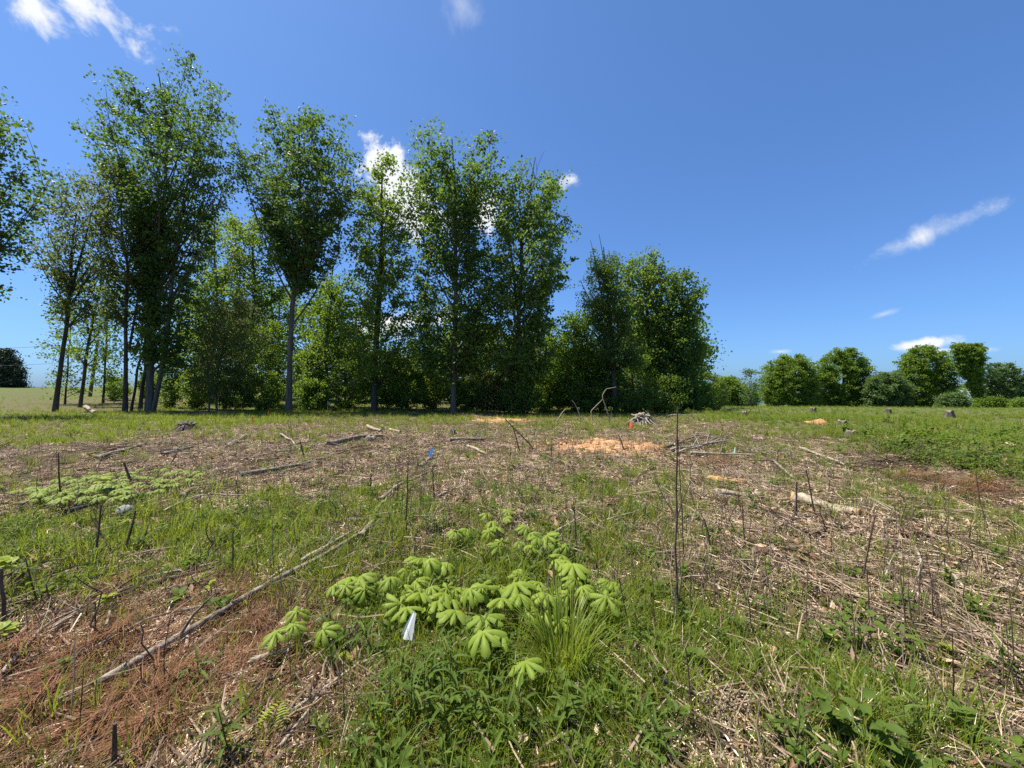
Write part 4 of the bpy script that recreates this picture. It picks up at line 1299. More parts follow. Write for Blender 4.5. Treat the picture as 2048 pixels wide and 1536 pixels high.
for a in [(1354, 1262, 1351, 812, 6.5, 'tallest thin dead stalk, rising past the horizon right of the middle', 2), (1368, 1130, 1358, 880, 3.5, 'thinner stalk leaning on the tallest one', 1),
          (812, 1075, 818, 922, 4.5, 'straight thin stalk above the mayapple patch on its left', 1), (868, 1010, 866, 930, 4, 'short stalk just below the blue flag', 0), (741, 998, 741, 948, 5, 'stubby stalk left of the slanting stick in the middle', 0),
          (795, 1006, 795, 963, 5, 'stubby stalk touching the slanting stick in the middle', 0), (608, 914, 600, 880, 4, 'short stalk in front of the pale log on the left', 0), (190, 1132, 205, 1008, 6, 'dark crossed stalk on the left, upright one', 1),
          (228, 1112, 172, 1034, 6, 'dark crossed stalk on the left, slanting one', 0), (250, 1105, 268, 1022, 7, 'thick dark stalk right of the crossed pair on the left', 0), (8, 1262, 16, 1132, 10, 'thick dark stalk at the left edge', 1),
          (76, 1210, 60, 1112, 5, 'dark stalk near the left edge leaning left', 0), (465, 1165, 463, 1065, 5, 'upright dark stalk above the long fallen pole', 0), (283, 1100, 292, 1050, 4, 'short slanting stalk right of the thick dark one', 1),
          (226, 1560, 240, 1438, 15, 'broken grey stub at the bottom edge on the reddish boughs', 0), (287, 1400, 290, 1320, 4, 'thin stalk standing in the reddish boughs', 0), (1392, 1470, 1378, 1306, 5.5, 'bent stalk at the lower right of the grass clump', 1),
          (1722, 1175, 1742, 1027, 6, 'dark stalk leaning right on the bare litter at the right', 0), (1592, 1042, 1589, 962, 6, 'stalk standing at the left end of the cut log', 0), (1632, 1036, 1613, 940, 4.5, 'forked stalk behind the cut log', 2),
          (1110, 1210, 1108, 1120, 6, 'stalk in the right half of the mayapple patch', 0), (1135, 1225, 1120, 1160, 6, 'pair of short stalks at the right of the mayapple patch', 1), (1155, 1105, 1146, 1000, 4, 'thin stalk behind the mayapple patch on the right', 1),
          (1265, 1290, 1240, 1160, 4, 'thin stalk right of the mayapple patch', 0), (1382, 1255, 1378, 1140, 3, 'thin grey stalk right beside the tallest one', 0), (1040, 905, 1025, 850, 4, 'dark stalk leaning over the dirt mound on its left', 1),
          (1070, 900, 1010, 838, 4, 'slanting dark stalk left of the dirt mound', 1), (1250, 905, 1238, 870, 4, 'slanting stalk on the dirt mound', 0), (1510, 1300, 1500, 1190, 3.5, 'thin stalk in the weeds right of the tallest one', 0),
          (1835, 1300, 1822, 1190, 5, 'dark stalk in the bare litter at the far right', 0), (1815, 1285, 1812, 1150, 5, 'straight dark stalk above the bramble patch', 0), (1740, 1260, 1736, 1140, 4.5, 'thin stalk above the bramble patch on its left', 0),
          (1425, 1110, 1412, 1040, 6, 'splintered stalk beside the pale slab', 0), (1490, 1100, 1485, 1010, 4, 'thin stalk right of the pale slab', 1), (122, 1010, 122, 905, 4.5, 'upright stalk rising behind the mayapple carpet', 0),
          (267, 975, 250, 925, 7, 'dark broken stem in the mayapple carpet', 1), (340, 930, 355, 905, 4, 'small stalk at the upper edge of the mayapple carpet', 0), (525, 1350, 560, 1260, 2.5, 'fine pale stalk by the three mayapples', 0),
          (190, 1290, 178, 1210, 4.5, 'slim stalk among the sticks at the left', 1), (1960, 1010, 1950, 940, 3, 'fine stalk by the bank on the right', 0), (690, 1480, 690, 1290, 3.5, 'thin dark stalk by the small yellow fern', 0)]:
    px_stalk(*a)
# arching pale stems before the wood
for pts, w, lab in [([(1222, 846), (1212, 815), (1204, 792), (1212, 778), (1232, 774)], 2.6, 'tall pale stem arching over before the dark wood'), ([(1162, 846), (1158, 825), (1150, 808), (1143, 800)], 2.6, 'pale broken stem left of the arching one'),
                    ([(1115, 842), (1124, 826), (1132, 817)], 3, 'short pale stick leaning before the dark wood'), ([(1330, 834), (1345, 829), (1400, 832)], 3, 'low pale stem bowed behind the root stump'), ([(1185, 840), (1182, 822), (1196, 808), (1206, 798)], 2.5, 'thin stem crossing below the arching one')]:
    g = G(pts[0][0], pts[0][1]); d = g[1]
    w3 = np.array([P(a, b, d) for a, b in pts]); w3[0] = g
    par = np.linspace(0, 1, len(w3)); s = np.linspace(0, 1, 14)
    w3 = np.stack([np.interp(s, par, w3[:, i]) for i in range(3)], 1)
    mb = MB(); tube(mb, w3 - g, np.linspace(w, w * .4, 14) * d / FPX * .5, 5)
    tag(mb.build('arching_stem', M['twig_pale'], None, g), lab, 'stem')

shapes = []
for q in range(8):
    mb = MB()
    n = 7
    s = np.linspace(0, 1, n)
    pts = np.stack([np.cumsum(rng.normal(0, .045, n)) + .15 * R.uniform(-1, 1) * s, np.cumsum(rng.normal(0, .045, n)) + .15 * R.uniform(-1, 1) * s, s], 1)
    pts[0] = (0, 0, -.06)
    tube(mb, pts, np.linspace(.0065, .0035, n), 5, cap=True)
    for t in range(R.randint(0, 2)):
        i = R.randint(3, 5)
        e = pts[i] + np.array([R.uniform(-.2, .2), R.uniform(-.2, .2), R.uniform(.1, .28)])
        tube(mb, [pts[i], (pts[i] + e) / 2, e], [.004, .0035, .002], 4)
    shapes.append(mb.mesh('dead_stalk', M['twig_dark'], True))
n_st = 0
while n_st < 290:
    x, y = spots(1, 3.0, 20, 1, 58, 5.0)
    x, y = float(x[0]), float(y[0])
    if green(x, y) > 1.15 * R.random() + .35: continue
    hgt = R.uniform(.18, .5) * (1.35 if R.random() < .2 else 1)
    wd = R.uniform(.6, 1.0)
    o = obj_of('dead_stalk', R.choice(shapes), None, (x, y, hh(x, y)), (R.gauss(0, .2), R.gauss(0, .2), R.uniform(0, 6.28)), (wd, wd, hgt))
    tag(o, 'short thin dark dead stalk standing in the cleared litter', 'stalk', 'short dead stalks over the clearing')
    n_st += 1


# ------------------------------------------------------------------ fallen branches, poles and logs
def branch(pts, w, label, mat='twig_pale', name='fallen_branch', twigs=2, lift=.35, taper=.55, group=None, sides=7, cat='branch', gnarl=.05):
    """pts in photo pixels on the ground, w thickness in px"""
    g3 = np.array([G(a, b) for a, b in pts])
    dist = g3[:, 1].mean()
    r = w * dist / FPX * .58
    par = np.linspace(0, 1, len(g3))
    n = 12
    s = np.linspace(0, 1, n)
    w3 = np.stack([np.interp(s, par, g3[:, i]) for i in range(3)], 1)
    L = np.linalg.norm(w3[-1] - w3[0])
    w3[:, :2] += np.cumsum(rng.normal(0, gnarl * L / n, (n, 2)), 0) * np.sin(np.pi * s)[:, None]
    w3[:, 2] = np.maximum(H(w3[:, 0], w3[:, 1]), np.interp(s, [0, 1], [w3[0, 2], w3[-1, 2]])) + r * .5 + lift * r + (.07 if dist < 5 else .03)
    b = w3[0].copy()
    mb = MB()
    rr = np.linspace(r, r * taper, n) * rng.uniform(.88, 1.12, n)
    tube(mb, w3 - b, rr, sides, cap=True)
    o = mb.build(name, M[mat], None, b)
    for q in range(twigs):
        i = R.randint(2, n - 2)
        tg = w3[i + 1] - w3[i]
        tg = tg / np.linalg.norm(tg)
        d = tg * .6 + rng.normal(size=3) * .5 + np.array([0, 0, .25])
        d = d / np.linalg.norm(d) * L * R.uniform(.10, .25)
        e = w3[i] + d
        e[2] = max(e[2], hh(e[0], e[1]) + .01)
        m2 = MB()
        tube(m2, np.array([w3[i], (w3[i] + e) / 2 + rng.normal(0, .02 * L, 3) * .4, e]) - b, [rr[i] * .45, rr[i] * .35, rr[i] * .18], 4)
        m2.build('side_twig', M[mat], o)
    tag(o, label, cat, group)
    return o


for pts, w, lab, mat, tw in [
        ([(0, 1379), (85, 1281), (297, 1172)], 6, 'long pale bent stick from the left edge up across the reddish boughs', 'twig_pale', 2),
        ([(0, 1346), (62, 1266)], 5, 'short pale stick at the left edge above the reddish boughs', 'twig_pale', 0),
        ([(100, 1368), (155, 1339), (310, 1256), (449, 1230)], 6, 'curved dark stick over the reddish boughs', 'wood_grey', 2),
        ([(188, 1408), (333, 1318), (526, 1196), (640, 1140), (742, 1072)], 12, 'long weathered pole lying from the lower left toward the middle', 'wood_grey', 2),
        ([(270, 1180), (438, 1143)], 6, 'straight stick above the long weathered pole', 'twig_pale', 1),
        ([(295, 1192), (446, 1150)], 7, 'dark stick beside the straight one above the long pole', 'twig_dark', 1),
        ([(88, 1462), (163, 1331)], 4, 'thin pale stick slanting across the reddish boughs', 'twig_pale', 0),
        ([(40, 1400), (110, 1440)], 4, 'thin stick crossing the others at the lower left corner', 'twig_pale', 0),
        ([(212, 1274), (235, 1197)], 4, 'short pale stick leaning across the dark curved stick', 'twig_pale', 0),
        ([(372, 1322), (380, 1262)], 6, 'short pale peeled stick beside the long pole', 'wood_cut', 0),
        ([(500, 1352), (600, 1318), (700, 1284)], 9, 'pale branch below the three mayapples', 'twig_pale', 2),
        ([(714, 1358), (815, 1320)], 7, 'pale branch left of the white flag', 'twig_pale', 1),
        ([(590, 1450), (714, 1357)], 6, 'thin branch running down from the small yellow fern', 'twig_pale', 1),
        ([(500, 1402), (612, 1362)], 6, 'grey stick below the pale branch at the lower left', 'twig_dark', 1),
        ([(560, 1530), (640, 1420)], 7, 'tan stick at the bottom edge right of the fern frond', 'twig_pale', 1),
        ([(688, 1524), (737, 1480)], 11, 'stout tan stick at the bottom edge left of the weeds', 'twig_pale', 0),
        ([(760, 1008), (856, 950)], 7, 'slanting grey stick in the middle below the blue flag', 'wood_grey', 1),
        ([(840, 940), (864, 920)], 7, 'crooked grey stub below the blue flag', 'wood_grey', 0),
        ([(658, 895), (720, 880), (767, 877)], 9, 'gnarled grey branch beside the white knot of wood', 'wood_grey', 3),
        ([(480, 958), (620, 932)], 9, 'dark branch lying across left of the middle', 'wood_grey', 2),
        ([(602, 1142), (709, 1077)], 7, 'bundle-like thin branch beside the end of the long pole', 'twig_pale', 3),
        ([(721, 1094), (748, 1060)], 12, 'broken chunk of branch at the end of the long pole', 'wood_grey', 0),
        ([(874, 1000), (962, 963)], 4, 'thin pale stick right of the slanting grey one', 'twig_pale', 1),
        ([(193, 924), (292, 892)], 7, 'pale-ended pole above the mayapple carpet', 'wood_grey', 1),
        ([(325, 915), (386, 899)], 7, 'pale pole right above the mayapple carpet', 'wood_grey', 1),
        ([(200, 915), (240, 898)], 5, 'dark stick above the left half of the mayapple carpet', 'twig_dark', 1),
        ([(40, 1024), (109, 996)], 6, 'grey stick at the left below the mayapple carpet', 'wood_grey', 0),
        ([(134, 1040), (200, 1020)], 9, 'dark stick left of the grey stone', 'char', 0),
        ([(328, 1036), (396, 1003), (503, 1003)], 4, 'thin bowed stick right of the charred log', 'twig_pale', 1),
        ([(363, 1003), (384, 986)], 10, 'short grey chunk right of the charred log', 'wood_grey', 0),
        ([(1380, 911), (1510, 915)], 5, 'thin long branch right of the dirt mound', 'twig_pale', 3),
        ([(1340, 905), (1450, 886)], 5, 'grey branch at the right end of the dirt mound', 'twig_pale', 4),
        ([(1350, 912), (1440, 882)], 4, 'second grey branch at the right end of the dirt mound', 'twig_pale', 4),
        ([(1330, 900), (1400, 872)], 4, 'far grey branch at the right end of the dirt mound', 'twig_dark', 4),
        ([(1545, 925), (1590, 965)], 6, 'grey crooked branch above the cut log', 'wood_grey', 3),
        ([(1600, 900), (1690, 935)], 5, 'pale branch at the left of the brush heap', 'twig_pale', 4),
        ([(1888, 1147), (1936, 1204)], 7, 'pale peeled stick on the bare litter at the right', 'wood_cut', 0),
        ([(1830, 1111), (1846, 1150), (1832, 1178)], 5, 'bent pale stick at the right', 'twig_pale', 0),
        ([(1739, 1179), (1880, 1275), (2048, 1379)], 4, 'long thin pale stem running down to the right edge', 'straw', 0),
        ([(1560, 1080), (1720, 1190)], 4, 'thin pale stem above the long one at the right', 'straw', 1),
        ([(1780, 1150), (1830, 1230)], 5, 'brown stick leaning among the brambles', 'twig_dark', 0),
        ([(1271, 1306), (1315, 1362)], 6, 'short pale stick right of the big grass clump', 'twig_pale', 0),
        ([(1299, 1381), (1454, 1450)], 5, 'thin reddish stick lower right of the big grass clump', 'twig_pale', 1),
        ([(1072, 1444), (1098, 1488)], 6, 'pale stick below the big grass clump', 'wood_cut', 0),
        ([(1340, 1512), (1500, 1520)], 4, 'dark thin stick along the bottom edge', 'twig_dark', 0),
        ([(960, 1228), (1060, 1232)], 4, 'pale thin stick across the front of the mayapple patch', 'wood_cut', 0),
        ([(925, 1195), (955, 1215)], 5, 'grey twig in the front of the mayapple patch', 'twig_pale', 0),
        ([(1200, 1060), (1290, 1030)], 4, 'pale twig right of the mayapple patch', 'twig_pale', 2),
        ([(1080, 1100), (1160, 1050)], 5, 'grey stick behind the mayapple patch', 'twig_pale', 2),
        ([(735, 857), (762, 867)], 7, 'pale stick in the middle distance above the white knot', 'wood_cut', 0),
        ([(780, 864), (800, 868)], 6, 'short pale stick right of the one above the white knot', 'wood_cut', 0),
        ([(900, 885), (970, 884)], 8, 'low grey branch above the blue flag', 'wood_grey', 2),
        ([(935, 897), (975, 914)], 6, 'pale stick right of the blue flag', 'wood_cut', 0),
        ([(560, 870), (600, 905)], 4, 'curved pale stem left of the middle', 'twig_pale', 1),
        ([(1440, 1100), (1530, 1180)], 5, 'dark stick on the litter right of the tallest stalk', 'twig_dark', 1),
        ([(1560, 1110), (1640, 1130)], 4, 'thin dark twig below the cut log', 'twig_dark', 1),
        ([(1120, 930), (1060, 905)], 5, 'dark stick over the near side of the dirt mound', 'twig_dark', 1),
        ([(480, 1425), (350, 1470)], 5, 'dark thin branch at the right of the reddish boughs', 'twig_dark', 1)]:
    branch(pts, w, lab, mat, twigs=tw)

stick_shapes = []
for q in range(8):
    mb = MB()
    n = 7
    s = np.linspace(-.5, .5, n)
    pts = np.stack([np.cumsum(rng.normal(0, .03, n)), s, .02 + np.abs(rng.normal(0, .02, n))], 1)
    pts[:, 0] -= pts[:, 0].mean()
    tube(mb, pts, np.linspace(.009, .005, n), 5, cap=True)
    for t in range(R.randint(0, 3)):
        i = R.randint(2, 5)
        e = pts[i] + np.array([R.uniform(-.18, .18), R.uniform(.05, .25), R.uniform(0, .12)])
        tube(mb, [pts[i], (pts[i] + e) / 2, e], [.005, .004, .002], 4)
    stick_shapes.append(mb.mesh('fallen_stick', M['twig_pale' if q % 3 else 'twig_dark'], True))
n_st = 0
while n_st < 280:
    x, y = spots(1, 1.5, 20, 1, 58, 4.0)
    x, y = float(x[0]), float(y[0])
    if green(x, y) > .8 * R.random() + .2: continue
    if in_bough(x, y) > .3: continue
    s = R.uniform(.35, 1.1) * (.6 if math.hypot(x, y) < 2.6 else 1)
    slope = math.atan2(hh(x, y + .3 * s) - hh(x, y - .3 * s), .6 * s)
    o = obj_of('fallen_stick', R.choice(stick_shapes), None, (x, y, hh(x, y) + .02), (slope + R.uniform(0, .1), 0, R.gauss(0, .7)), (s * R.uniform(.7, 1.1), s, s))
    tag(o, 'short grey-brown stick lying loose in the litter', 'stick', 'loose sticks in the litter')
    n_st += 1


def log(p0, p1, w, label, top='wood_cut', end='wood_rot', cat='log'):
    """weathered log with a flattened, split upper side and rotten end"""
    a, b = G(*p0), G(*p1)
    r = w * (a[1] + b[1]) / 2 / FPX * .5
    n, sd = 18, 14
    t = np.linspace(0, 1, n)
    ctr = a + (b - a) * t[:, None]
    ctr[:, 2] += r * .85 + .012 * np.sin(t * 7)
    ax = (b - a) / np.linalg.norm(b - a)
    u = np.cross(ax, [0, 0, 1]); u /= np.linalg.norm(u)
    v = np.cross(u, ax)
    th = np.arange(sd) * 2 * np.pi / sd
    rr = r * (1 + .42 * (rng.random((n, sd)) - .5)) * (1 + .14 * np.sin(t * 9) - .25 * t)[:, None]
    prof = np.where(np.sin(th) > .4, .78, 1.0)
    V = ctr[:, None] + rr[..., None] * prof[None, :, None] * (np.cos(th)[None, :, None] * u + np.sin(th)[None, :, None] * v)
    i = np.arange(n - 1)[:, None] * sd; j = np.arange(sd)[None]; k2 = (j + 1) % sd
    F = np.stack([i + j, i + k2, i + sd + k2, i + sd + j], -1).reshape(-1, 4)
    root = empty('log', a)
    tag(root, label, cat)
    MB().add(V.reshape(-1, 3) - a, F).build('wood', M[top], root)
    for idx, s in ((0, -1), (n - 1, 1)):
        m2 = MB()
        c = V[idx].mean(0) - ax * s * -.02
        ring = V[idx] + rng.normal(0, r * .06, (sd, 3))
        inner = c + (ring - c) * .5 + ax * s * r * .25 * rng.random((sd, 1))
        vv = np.concatenate([V[idx], ring + ax * s * r * .2, inner, [c - ax * s * r * .2]]) - a
        f4 = [[q, (q + 1) % sd, sd + (q + 1) % sd, sd + q] for q in range(sd)] + [[sd + q, sd + (q + 1) % sd, 2 * sd + (q + 1) % sd, 2 * sd + q] for q in range(sd)]
        m2.add(vv, f4)
        m2.add(vv, [[2 * sd + q, 2 * sd + (q + 1) % sd, 3 * sd] for q in range(sd)])
        m2.build('broken_end', M[end], root)
    return root


log((1589, 1003), (1716, 1038), 24, 'cut pale log with a rotten orange end lying on the right')
log((1416, 966), (1490, 970), 16, 'short yellow-orange rotten log left of the cut pale log', 'wood_rot', 'wood_cut')
log((1425, 990), (1520, 996), 14, 'flat tan slab of wood below the rotten log', 'wood_cut', 'wood_grey')
log((254, 1004), (312, 990), 17, 'black charred log with white flakes on the left', 'char', 'char')
log((312, 998), (345, 988), 7, 'small pale chunk at the end of the charred log', 'wood_cut', 'wood_grey')
log((456, 898), (490, 875), 10, 'short pale log standing out before the wood on the left', 'wood_grey', 'wood_cut')
log((170, 815), (190, 829), 8, 'pale log between the leftmost trunk and the dark trunks', 'wood_cut', 'wood_cut')
log((735, 884), (748, 882), 14, 'white knot of wood on the gnarled grey branch', 'wood_cut', 'stone')
log((262, 1012), (280, 1008), 9, 'small white broken piece right of the grey stone', 'wood_cut', 'wood_cut')


# ------------------------------------------------------------------ dead reddish boughs
def bough(p0, p1, label, n=420, w=.28, hl=.2, group=None):
    a, b = G(*p0), G(*p1)
    d = b - a
    L = np.linalg.norm(d)
    ax = d / L
    sd = np.array([-ax[1], ax[0], 0])
    root = empty('dead_bough', a)
    tag(root, label, 'bough', group)
    t = np.linspace(0, 1, 10)[:, None]
    st = a + d * t
    st[:, 2] = H(st[:, 0], st[:, 1]) + .04 + .06 * np.sin(np.pi * t[:, 0])
    mb = MB(); tube(mb, st - a, np.linspace(.012, .004, 10), 5); mb.build('stem', M['twig_dark'], root)
    mb = MB()
    for q in range(int(n * .7)):
        f = R.uniform(0, 1)
        p = st[0] + (st[-1] - st[0]) * f
        off = R.gauss(0, w * .38) * (1 - .5 * f)
        p = p + sd * off
        p[2] = hh(p[0], p[1]) + .03 + .07 * math.sin(math.pi * f) * max(0, 1 - abs(off) / w) + R.uniform(-.03, .03)
        az = math.atan2(ax[1], ax[0]) + (0.9 * (1 if off > 0 else -1) * R.uniform(.2, 1.1)) + math.pi * (R.random() < .25)
        blade(mb, p - a, az, hl * R.uniform(.5, 1.2), .004, R.uniform(.5, 1.5), R.random(), R.uniform(-.1, .7), 3)
    mb.build('needles', M['needle_red'], root)


for p0, p1, lab in [((330, 1345), (215, 1470), 'reddish bough draped lowest along the long pole'), ((420, 1330), (320, 1440), 'bright rusty bough at the right of the others, lower left'), ((210, 1290), (90, 1400), 'dark red bough in the middle of the lower left heap'),
                    ((270, 1260), (180, 1340), 'rusty bough just below the dark curved stick'), ((120, 1400), (10, 1480), 'rusty bough in the lower left corner'), ((250, 1440), (120, 1530), 'rusty bough at the bottom edge left of the grey stub'),
                    ((330, 1440), (240, 1540), 'rusty bough at the bottom edge right of the grey stub'), ((60, 1300), (0, 1350), 'dark bough at the left edge under the pale sticks'), ((300, 1150), (200, 1210), 'brown bough under the crossed dark stalks'),
                    ((530, 1250), (490, 1300), 'small orange-brown tuft of needles by the three mayapples'), ((160, 1370), (40, 1420), 'matted bough between the rusty ones, lower left')]:
    bough(p0, p1, lab, 430, .19, .16)
for p0, p1, lab in [((1870, 985), (1985, 965), 'rusty brown dead bough below the bank on the right'), ((1780, 960), (1890, 962), 'left part of the rusty brown brush below the bank'), ((1920, 1000), (2010, 985), 'near rusty bough at the foot of the bank on the right'), ((1400, 935), (1470, 925), 'small reddish bough above the rotten log')]:
    bough(p0, p1, lab, 380, .5, .38)

# ------------------------------------------------------------------ stumps, roots, stone
def stump(px, py, wpx, hpx, label, mat='bark_grey', roots=5, top='wood_grey', jag=.3, flare=1.15):
    g = G(px, py)
    k = g[1] / FPX
    r, h = wpx * k * .33, hpx * k * .75
    sd = 16
    th = np.arange(sd) * 2 * np.pi / sd
    root = empty('tree_stump', g)
    tag(root, label, 'stump')
    lob = 1 + .16 * np.cos(th * roots + R.uniform(0, 6)) + rng.normal(0, .04, sd)
    zs = np.array([-.08, .0, .25, .6, 1.0])
    fl = np.array([flare * 1.25, flare, 1.12, 1.0, .96])
    V = []
    jz = rng.uniform(-jag, jag * .5, sd)
    for z, f in zip(zs, fl):
        rr = r * f * (1 + (lob - 1) * (2.2 - 1.7 * max(z, 0)))
        zz = np.full(sd, z * h) + (jz * h if z == 1 else 0)
        V.append(np.stack([rr * np.cos(th), rr * np.sin(th), zz], 1))
    V = np.concatenate(V)
    i = np.arange(4)[:, None] * sd; j = np.arange(sd)[None]; k2 = (j + 1) % sd
    F = np.stack([i + j, i + k2, i + sd + k2, i + sd + j], -1).reshape(-1, 4)
    MB().add(V, F).build('bark', M[mat], root)
    ring = V[-sd:] * [.9, .9, 1]
    c = ring.mean(0)
    vv = np.concatenate([V[-sd:] * [.985, .985, 1] - [0, 0, .004], ring + [0, 0, .01], [c]])
    m2 = MB()
    m2.add(vv, [[q, (q + 1) % sd, sd + (q + 1) % sd, sd + q] for q in range(sd)])
    m2.add(vv, [[sd + q, sd + (q + 1) % sd, 2 * sd] for q in range(sd)])
    m2.build('cut_top', M[top], root)
    return root


for a in [(1488, 832, 12, 12, 'small grey stump at the left of the green field'), (1626, 828, 15, 17, 'dark narrow stump before the round trees'), (1684, 852, 22, 15, 'grey stump in the middle of the green field right of the orange patch'),
          (1703, 872, 28, 15, 'nearest pale stump of the green field'), (1776, 828, 15, 13, 'pale stump before the dark oak'), (1899, 836, 19, 20, 'tall splintered stump at the right of the green field'), (1700, 862, 14, 6, 'low flat cut stump just behind the nearest pale one')]:
    stump(*a)
# root stumps with splayed roots
for px, py, wpx, hpx, label, mat, n in [(1285, 850, 64, 22, 'dome of pale splayed roots before the dark wood', 'twig_pale', 60), (372, 860, 50, 17, 'dark torn-up stump with splinters on the left', 'wood_grey', 34), (905, 870, 24, 14, 'small tangle of grey roots in the middle distance', 'twig_pale', 16)]:
    g = G(px, py)
    k = g[1] / FPX
    r, h = wpx * k * .5, hpx * k
    root = empty('root_stump', g)
    tag(root, label, 'stump')
    V, F = [], []
    sd = 14
    th = np.arange(sd) * 2 * np.pi / sd
    for f, z in ((1.0, -.1), (.8, .3), (.55, .65), (.25, .92)):
        rr = r * f * (1 + .18 * (rng.random(sd) - .5)) * .82
        V.append(np.stack([rr * np.cos(th), rr * np.sin(th), np.full(sd, z * h) + rng.normal(0, .05 * h, sd)], 1))
    V = np.concatenate(V + [np.array([[0, 0, h * .95]])])
    i = np.arange(3)[:, None] * sd; j = np.arange(sd)[None]; k2 = (j + 1) % sd
    m2 = MB().add(V, np.stack([i + j, i + k2, i + sd + k2, i + sd + j], -1).reshape(-1, 4))
    m2.add(V, [[3 * sd + q, 3 * sd + (q + 1) % sd, 4 * sd] for q in range(sd)])
    m2.build('core', M['bark_dark'], root)
    for q in range(n):
        a = R.uniform(0, 6.28); s = R.uniform(.55, 1.25)
        e = np.array([math.cos(a) * r * s, math.sin(a) * r * s, R.uniform(-.08, .2) * h])
        a2 = a + R.uniform(-.7, .7)
        m = np.array([math.cos(a2) * r * .5, math.sin(a2) * r * .5, h * R.uniform(.35, 1.0)])
        top = np.array([R.gauss(0, .28) * r, R.gauss(0, .28) * r, h * R.uniform(.55, 1.05)])
        mb = MB(); tube(mb, bez(top, m, e, 7) + rng.normal(0, .025 * r, (7, 3)), np.linspace(.055, .022, 7) * (r / .9) * R.uniform(.6, 1.4), 5); mb.build('root', M[mat], root)

g = G(250, 1032)
root = MB()
n1, n2 = 14, 9
V = []
for i in range(n2):
    ph = math.pi * i / (n2 - 1)
    for j in range(n1):
        a = 2 * math.pi * j / n1
        v = np.array([math.sin(ph) * math.cos(a) * .095, math.sin(ph) * math.sin(a) * .08, math.cos(ph) * .085])
        V.append(v * (1 + .22 * (vnoise(v[0] * 16 + 9, v[1] * 16 + v[2] * 11, 5) - .5)))
i = np.arange(n2 - 1)[:, None] * n1; j = np.arange(n1)[None]; k2 = (j + 1) % n1
root.add(np.array(V), np.stack([i + j, i + k2, i + n1 + k2, i + n1 + j], -1).reshape(-1, 4))
tag(root.build('stone', M['stone'], None, g + [0, 0, .045]), 'rounded grey stone beside the charred log on the left', 'stone')


# ------------------------------------------------------------------ orange clay
def mound(name, corners, h, label, seed, clods=60):
    """bare heap of clay: a low lumpy sheet over the ground with loose clods"""
    c = np.array([G(a, b) for a, b in corners])
    ctr = c.mean(0)
    n, m = 72, 30
    th = np.arange(n) * 2 * np.pi / n
    ang = np.arctan2(c[:, 1] - ctr[1], c[:, 0] - ctr[0])
    rad = np.hypot(c[:, 0] - ctr[0], c[:, 1] - ctr[1])
    o = np.argsort(ang)
    A = np.concatenate([ang[o] - 2 * np.pi, ang[o], ang[o] + 2 * np.pi]); B = np.tile(rad[o], 3)
    rr = np.interp(np.where(th > np.pi, th - 2 * np.pi, th), A, B) * (1 + .3 * (vnoise(np.cos(th) * 3 + 5, np.sin(th) * 3 + 5, seed) - .5))
    V = []
    for q in range(m):
        f = 1 - q / (m - 1)
        x = ctr[0] + np.cos(th) * rr * f; y = ctr[1] + np.sin(th) * rr * f
        prof = sst(0, .75, 1 - f)
        z = H(x, y) + h * (prof * (.25 + 1.5 * vnoise(x * 1.7, y * 2.2, seed + 3)) + .9 * (vnoise(x * 4.5, y * 4.5, seed + 5) - .55) + .7 * (vnoise(x * 11, y * 11, seed + 6) - .55)) - .03 * (f > .99)
        V.append(np.stack([x, y, z], 1))
    V = np.concatenate(V)
    i = np.arange(m - 1)[:, None] * n; j = np.arange(n)[None]; k2 = (j + 1) % n
    root = empty(name, ctr)
    tag(root, label, 'dirt')
    MB().add(V - ctr, np.stack([i + j, i + k2, i + n + k2, i + n + j], -1).reshape(-1, 4)).build('heap', M['clay'], root)
    if clods:
        mb = MB()
        for q in range(clods):
            a, f = R.uniform(0, 6.28), math.sqrt(R.random()) * 1.1
            k = int(a / 6.2832 * n) % n
            x, y = ctr[0] + math.cos(a) * rr[k] * f, ctr[1] + math.sin(a) * rr[k] * f
            s = R.uniform(.025, .075) * (1.4 if h > .1 else 1)
            z = hh(x, y) + (h * .75 * float(sst(0, .75, max(0, 1 - f)))) + s * .3
            cv = np.array([[0, 0, 1], [1, 0, 0], [0, 1, 0], [-1, 0, 0], [0, -1, 0], [0, 0, -1]], float) * s * rng.uniform(.6, 1.2, (6, 1))
            mb.add(cv + np.array([x, y, z]) - ctr, [[0, 1, 2], [0, 2, 3], [0, 3, 4], [0, 4, 1], [5, 2, 1], [5, 3, 2], [5, 4, 3], [5, 1, 4]])
        tag(mb.build('clods', M['clay'], root, smooth=False), kind='stuff')


mound('dirt_mound', [(1075, 895), (1130, 912), (1200, 916), (1290, 918), (1345, 908), (1340, 895), (1270, 882), (1180, 874), (1120, 882)], .07, 'heap of bare orange clay in the middle of the clearing', 41, 160)
mound('dirt_patch', [(945, 842), (990, 846), (1050, 845), (1050, 838), (990, 835), (950, 836)], .06, 'strip of orange clay at the foot of the wood', 42, 40)
mound('dirt_patch', [(1619, 847), (1640, 849), (1662, 847.5), (1642, 845)], .10, 'small bright orange clay patch in the green field', 43, 20)
mound('dirt_patch', [(1852, 860), (1870, 862), (1884, 859), (1870, 856)], .05, 'faint orange clay patch at the right of the green field', 44, 12)
mound('dirt_patch', [(400, 826), (440, 830), (450, 825), (425, 822)], .06, 'pale clay patch before the olive tree', 45, 10)

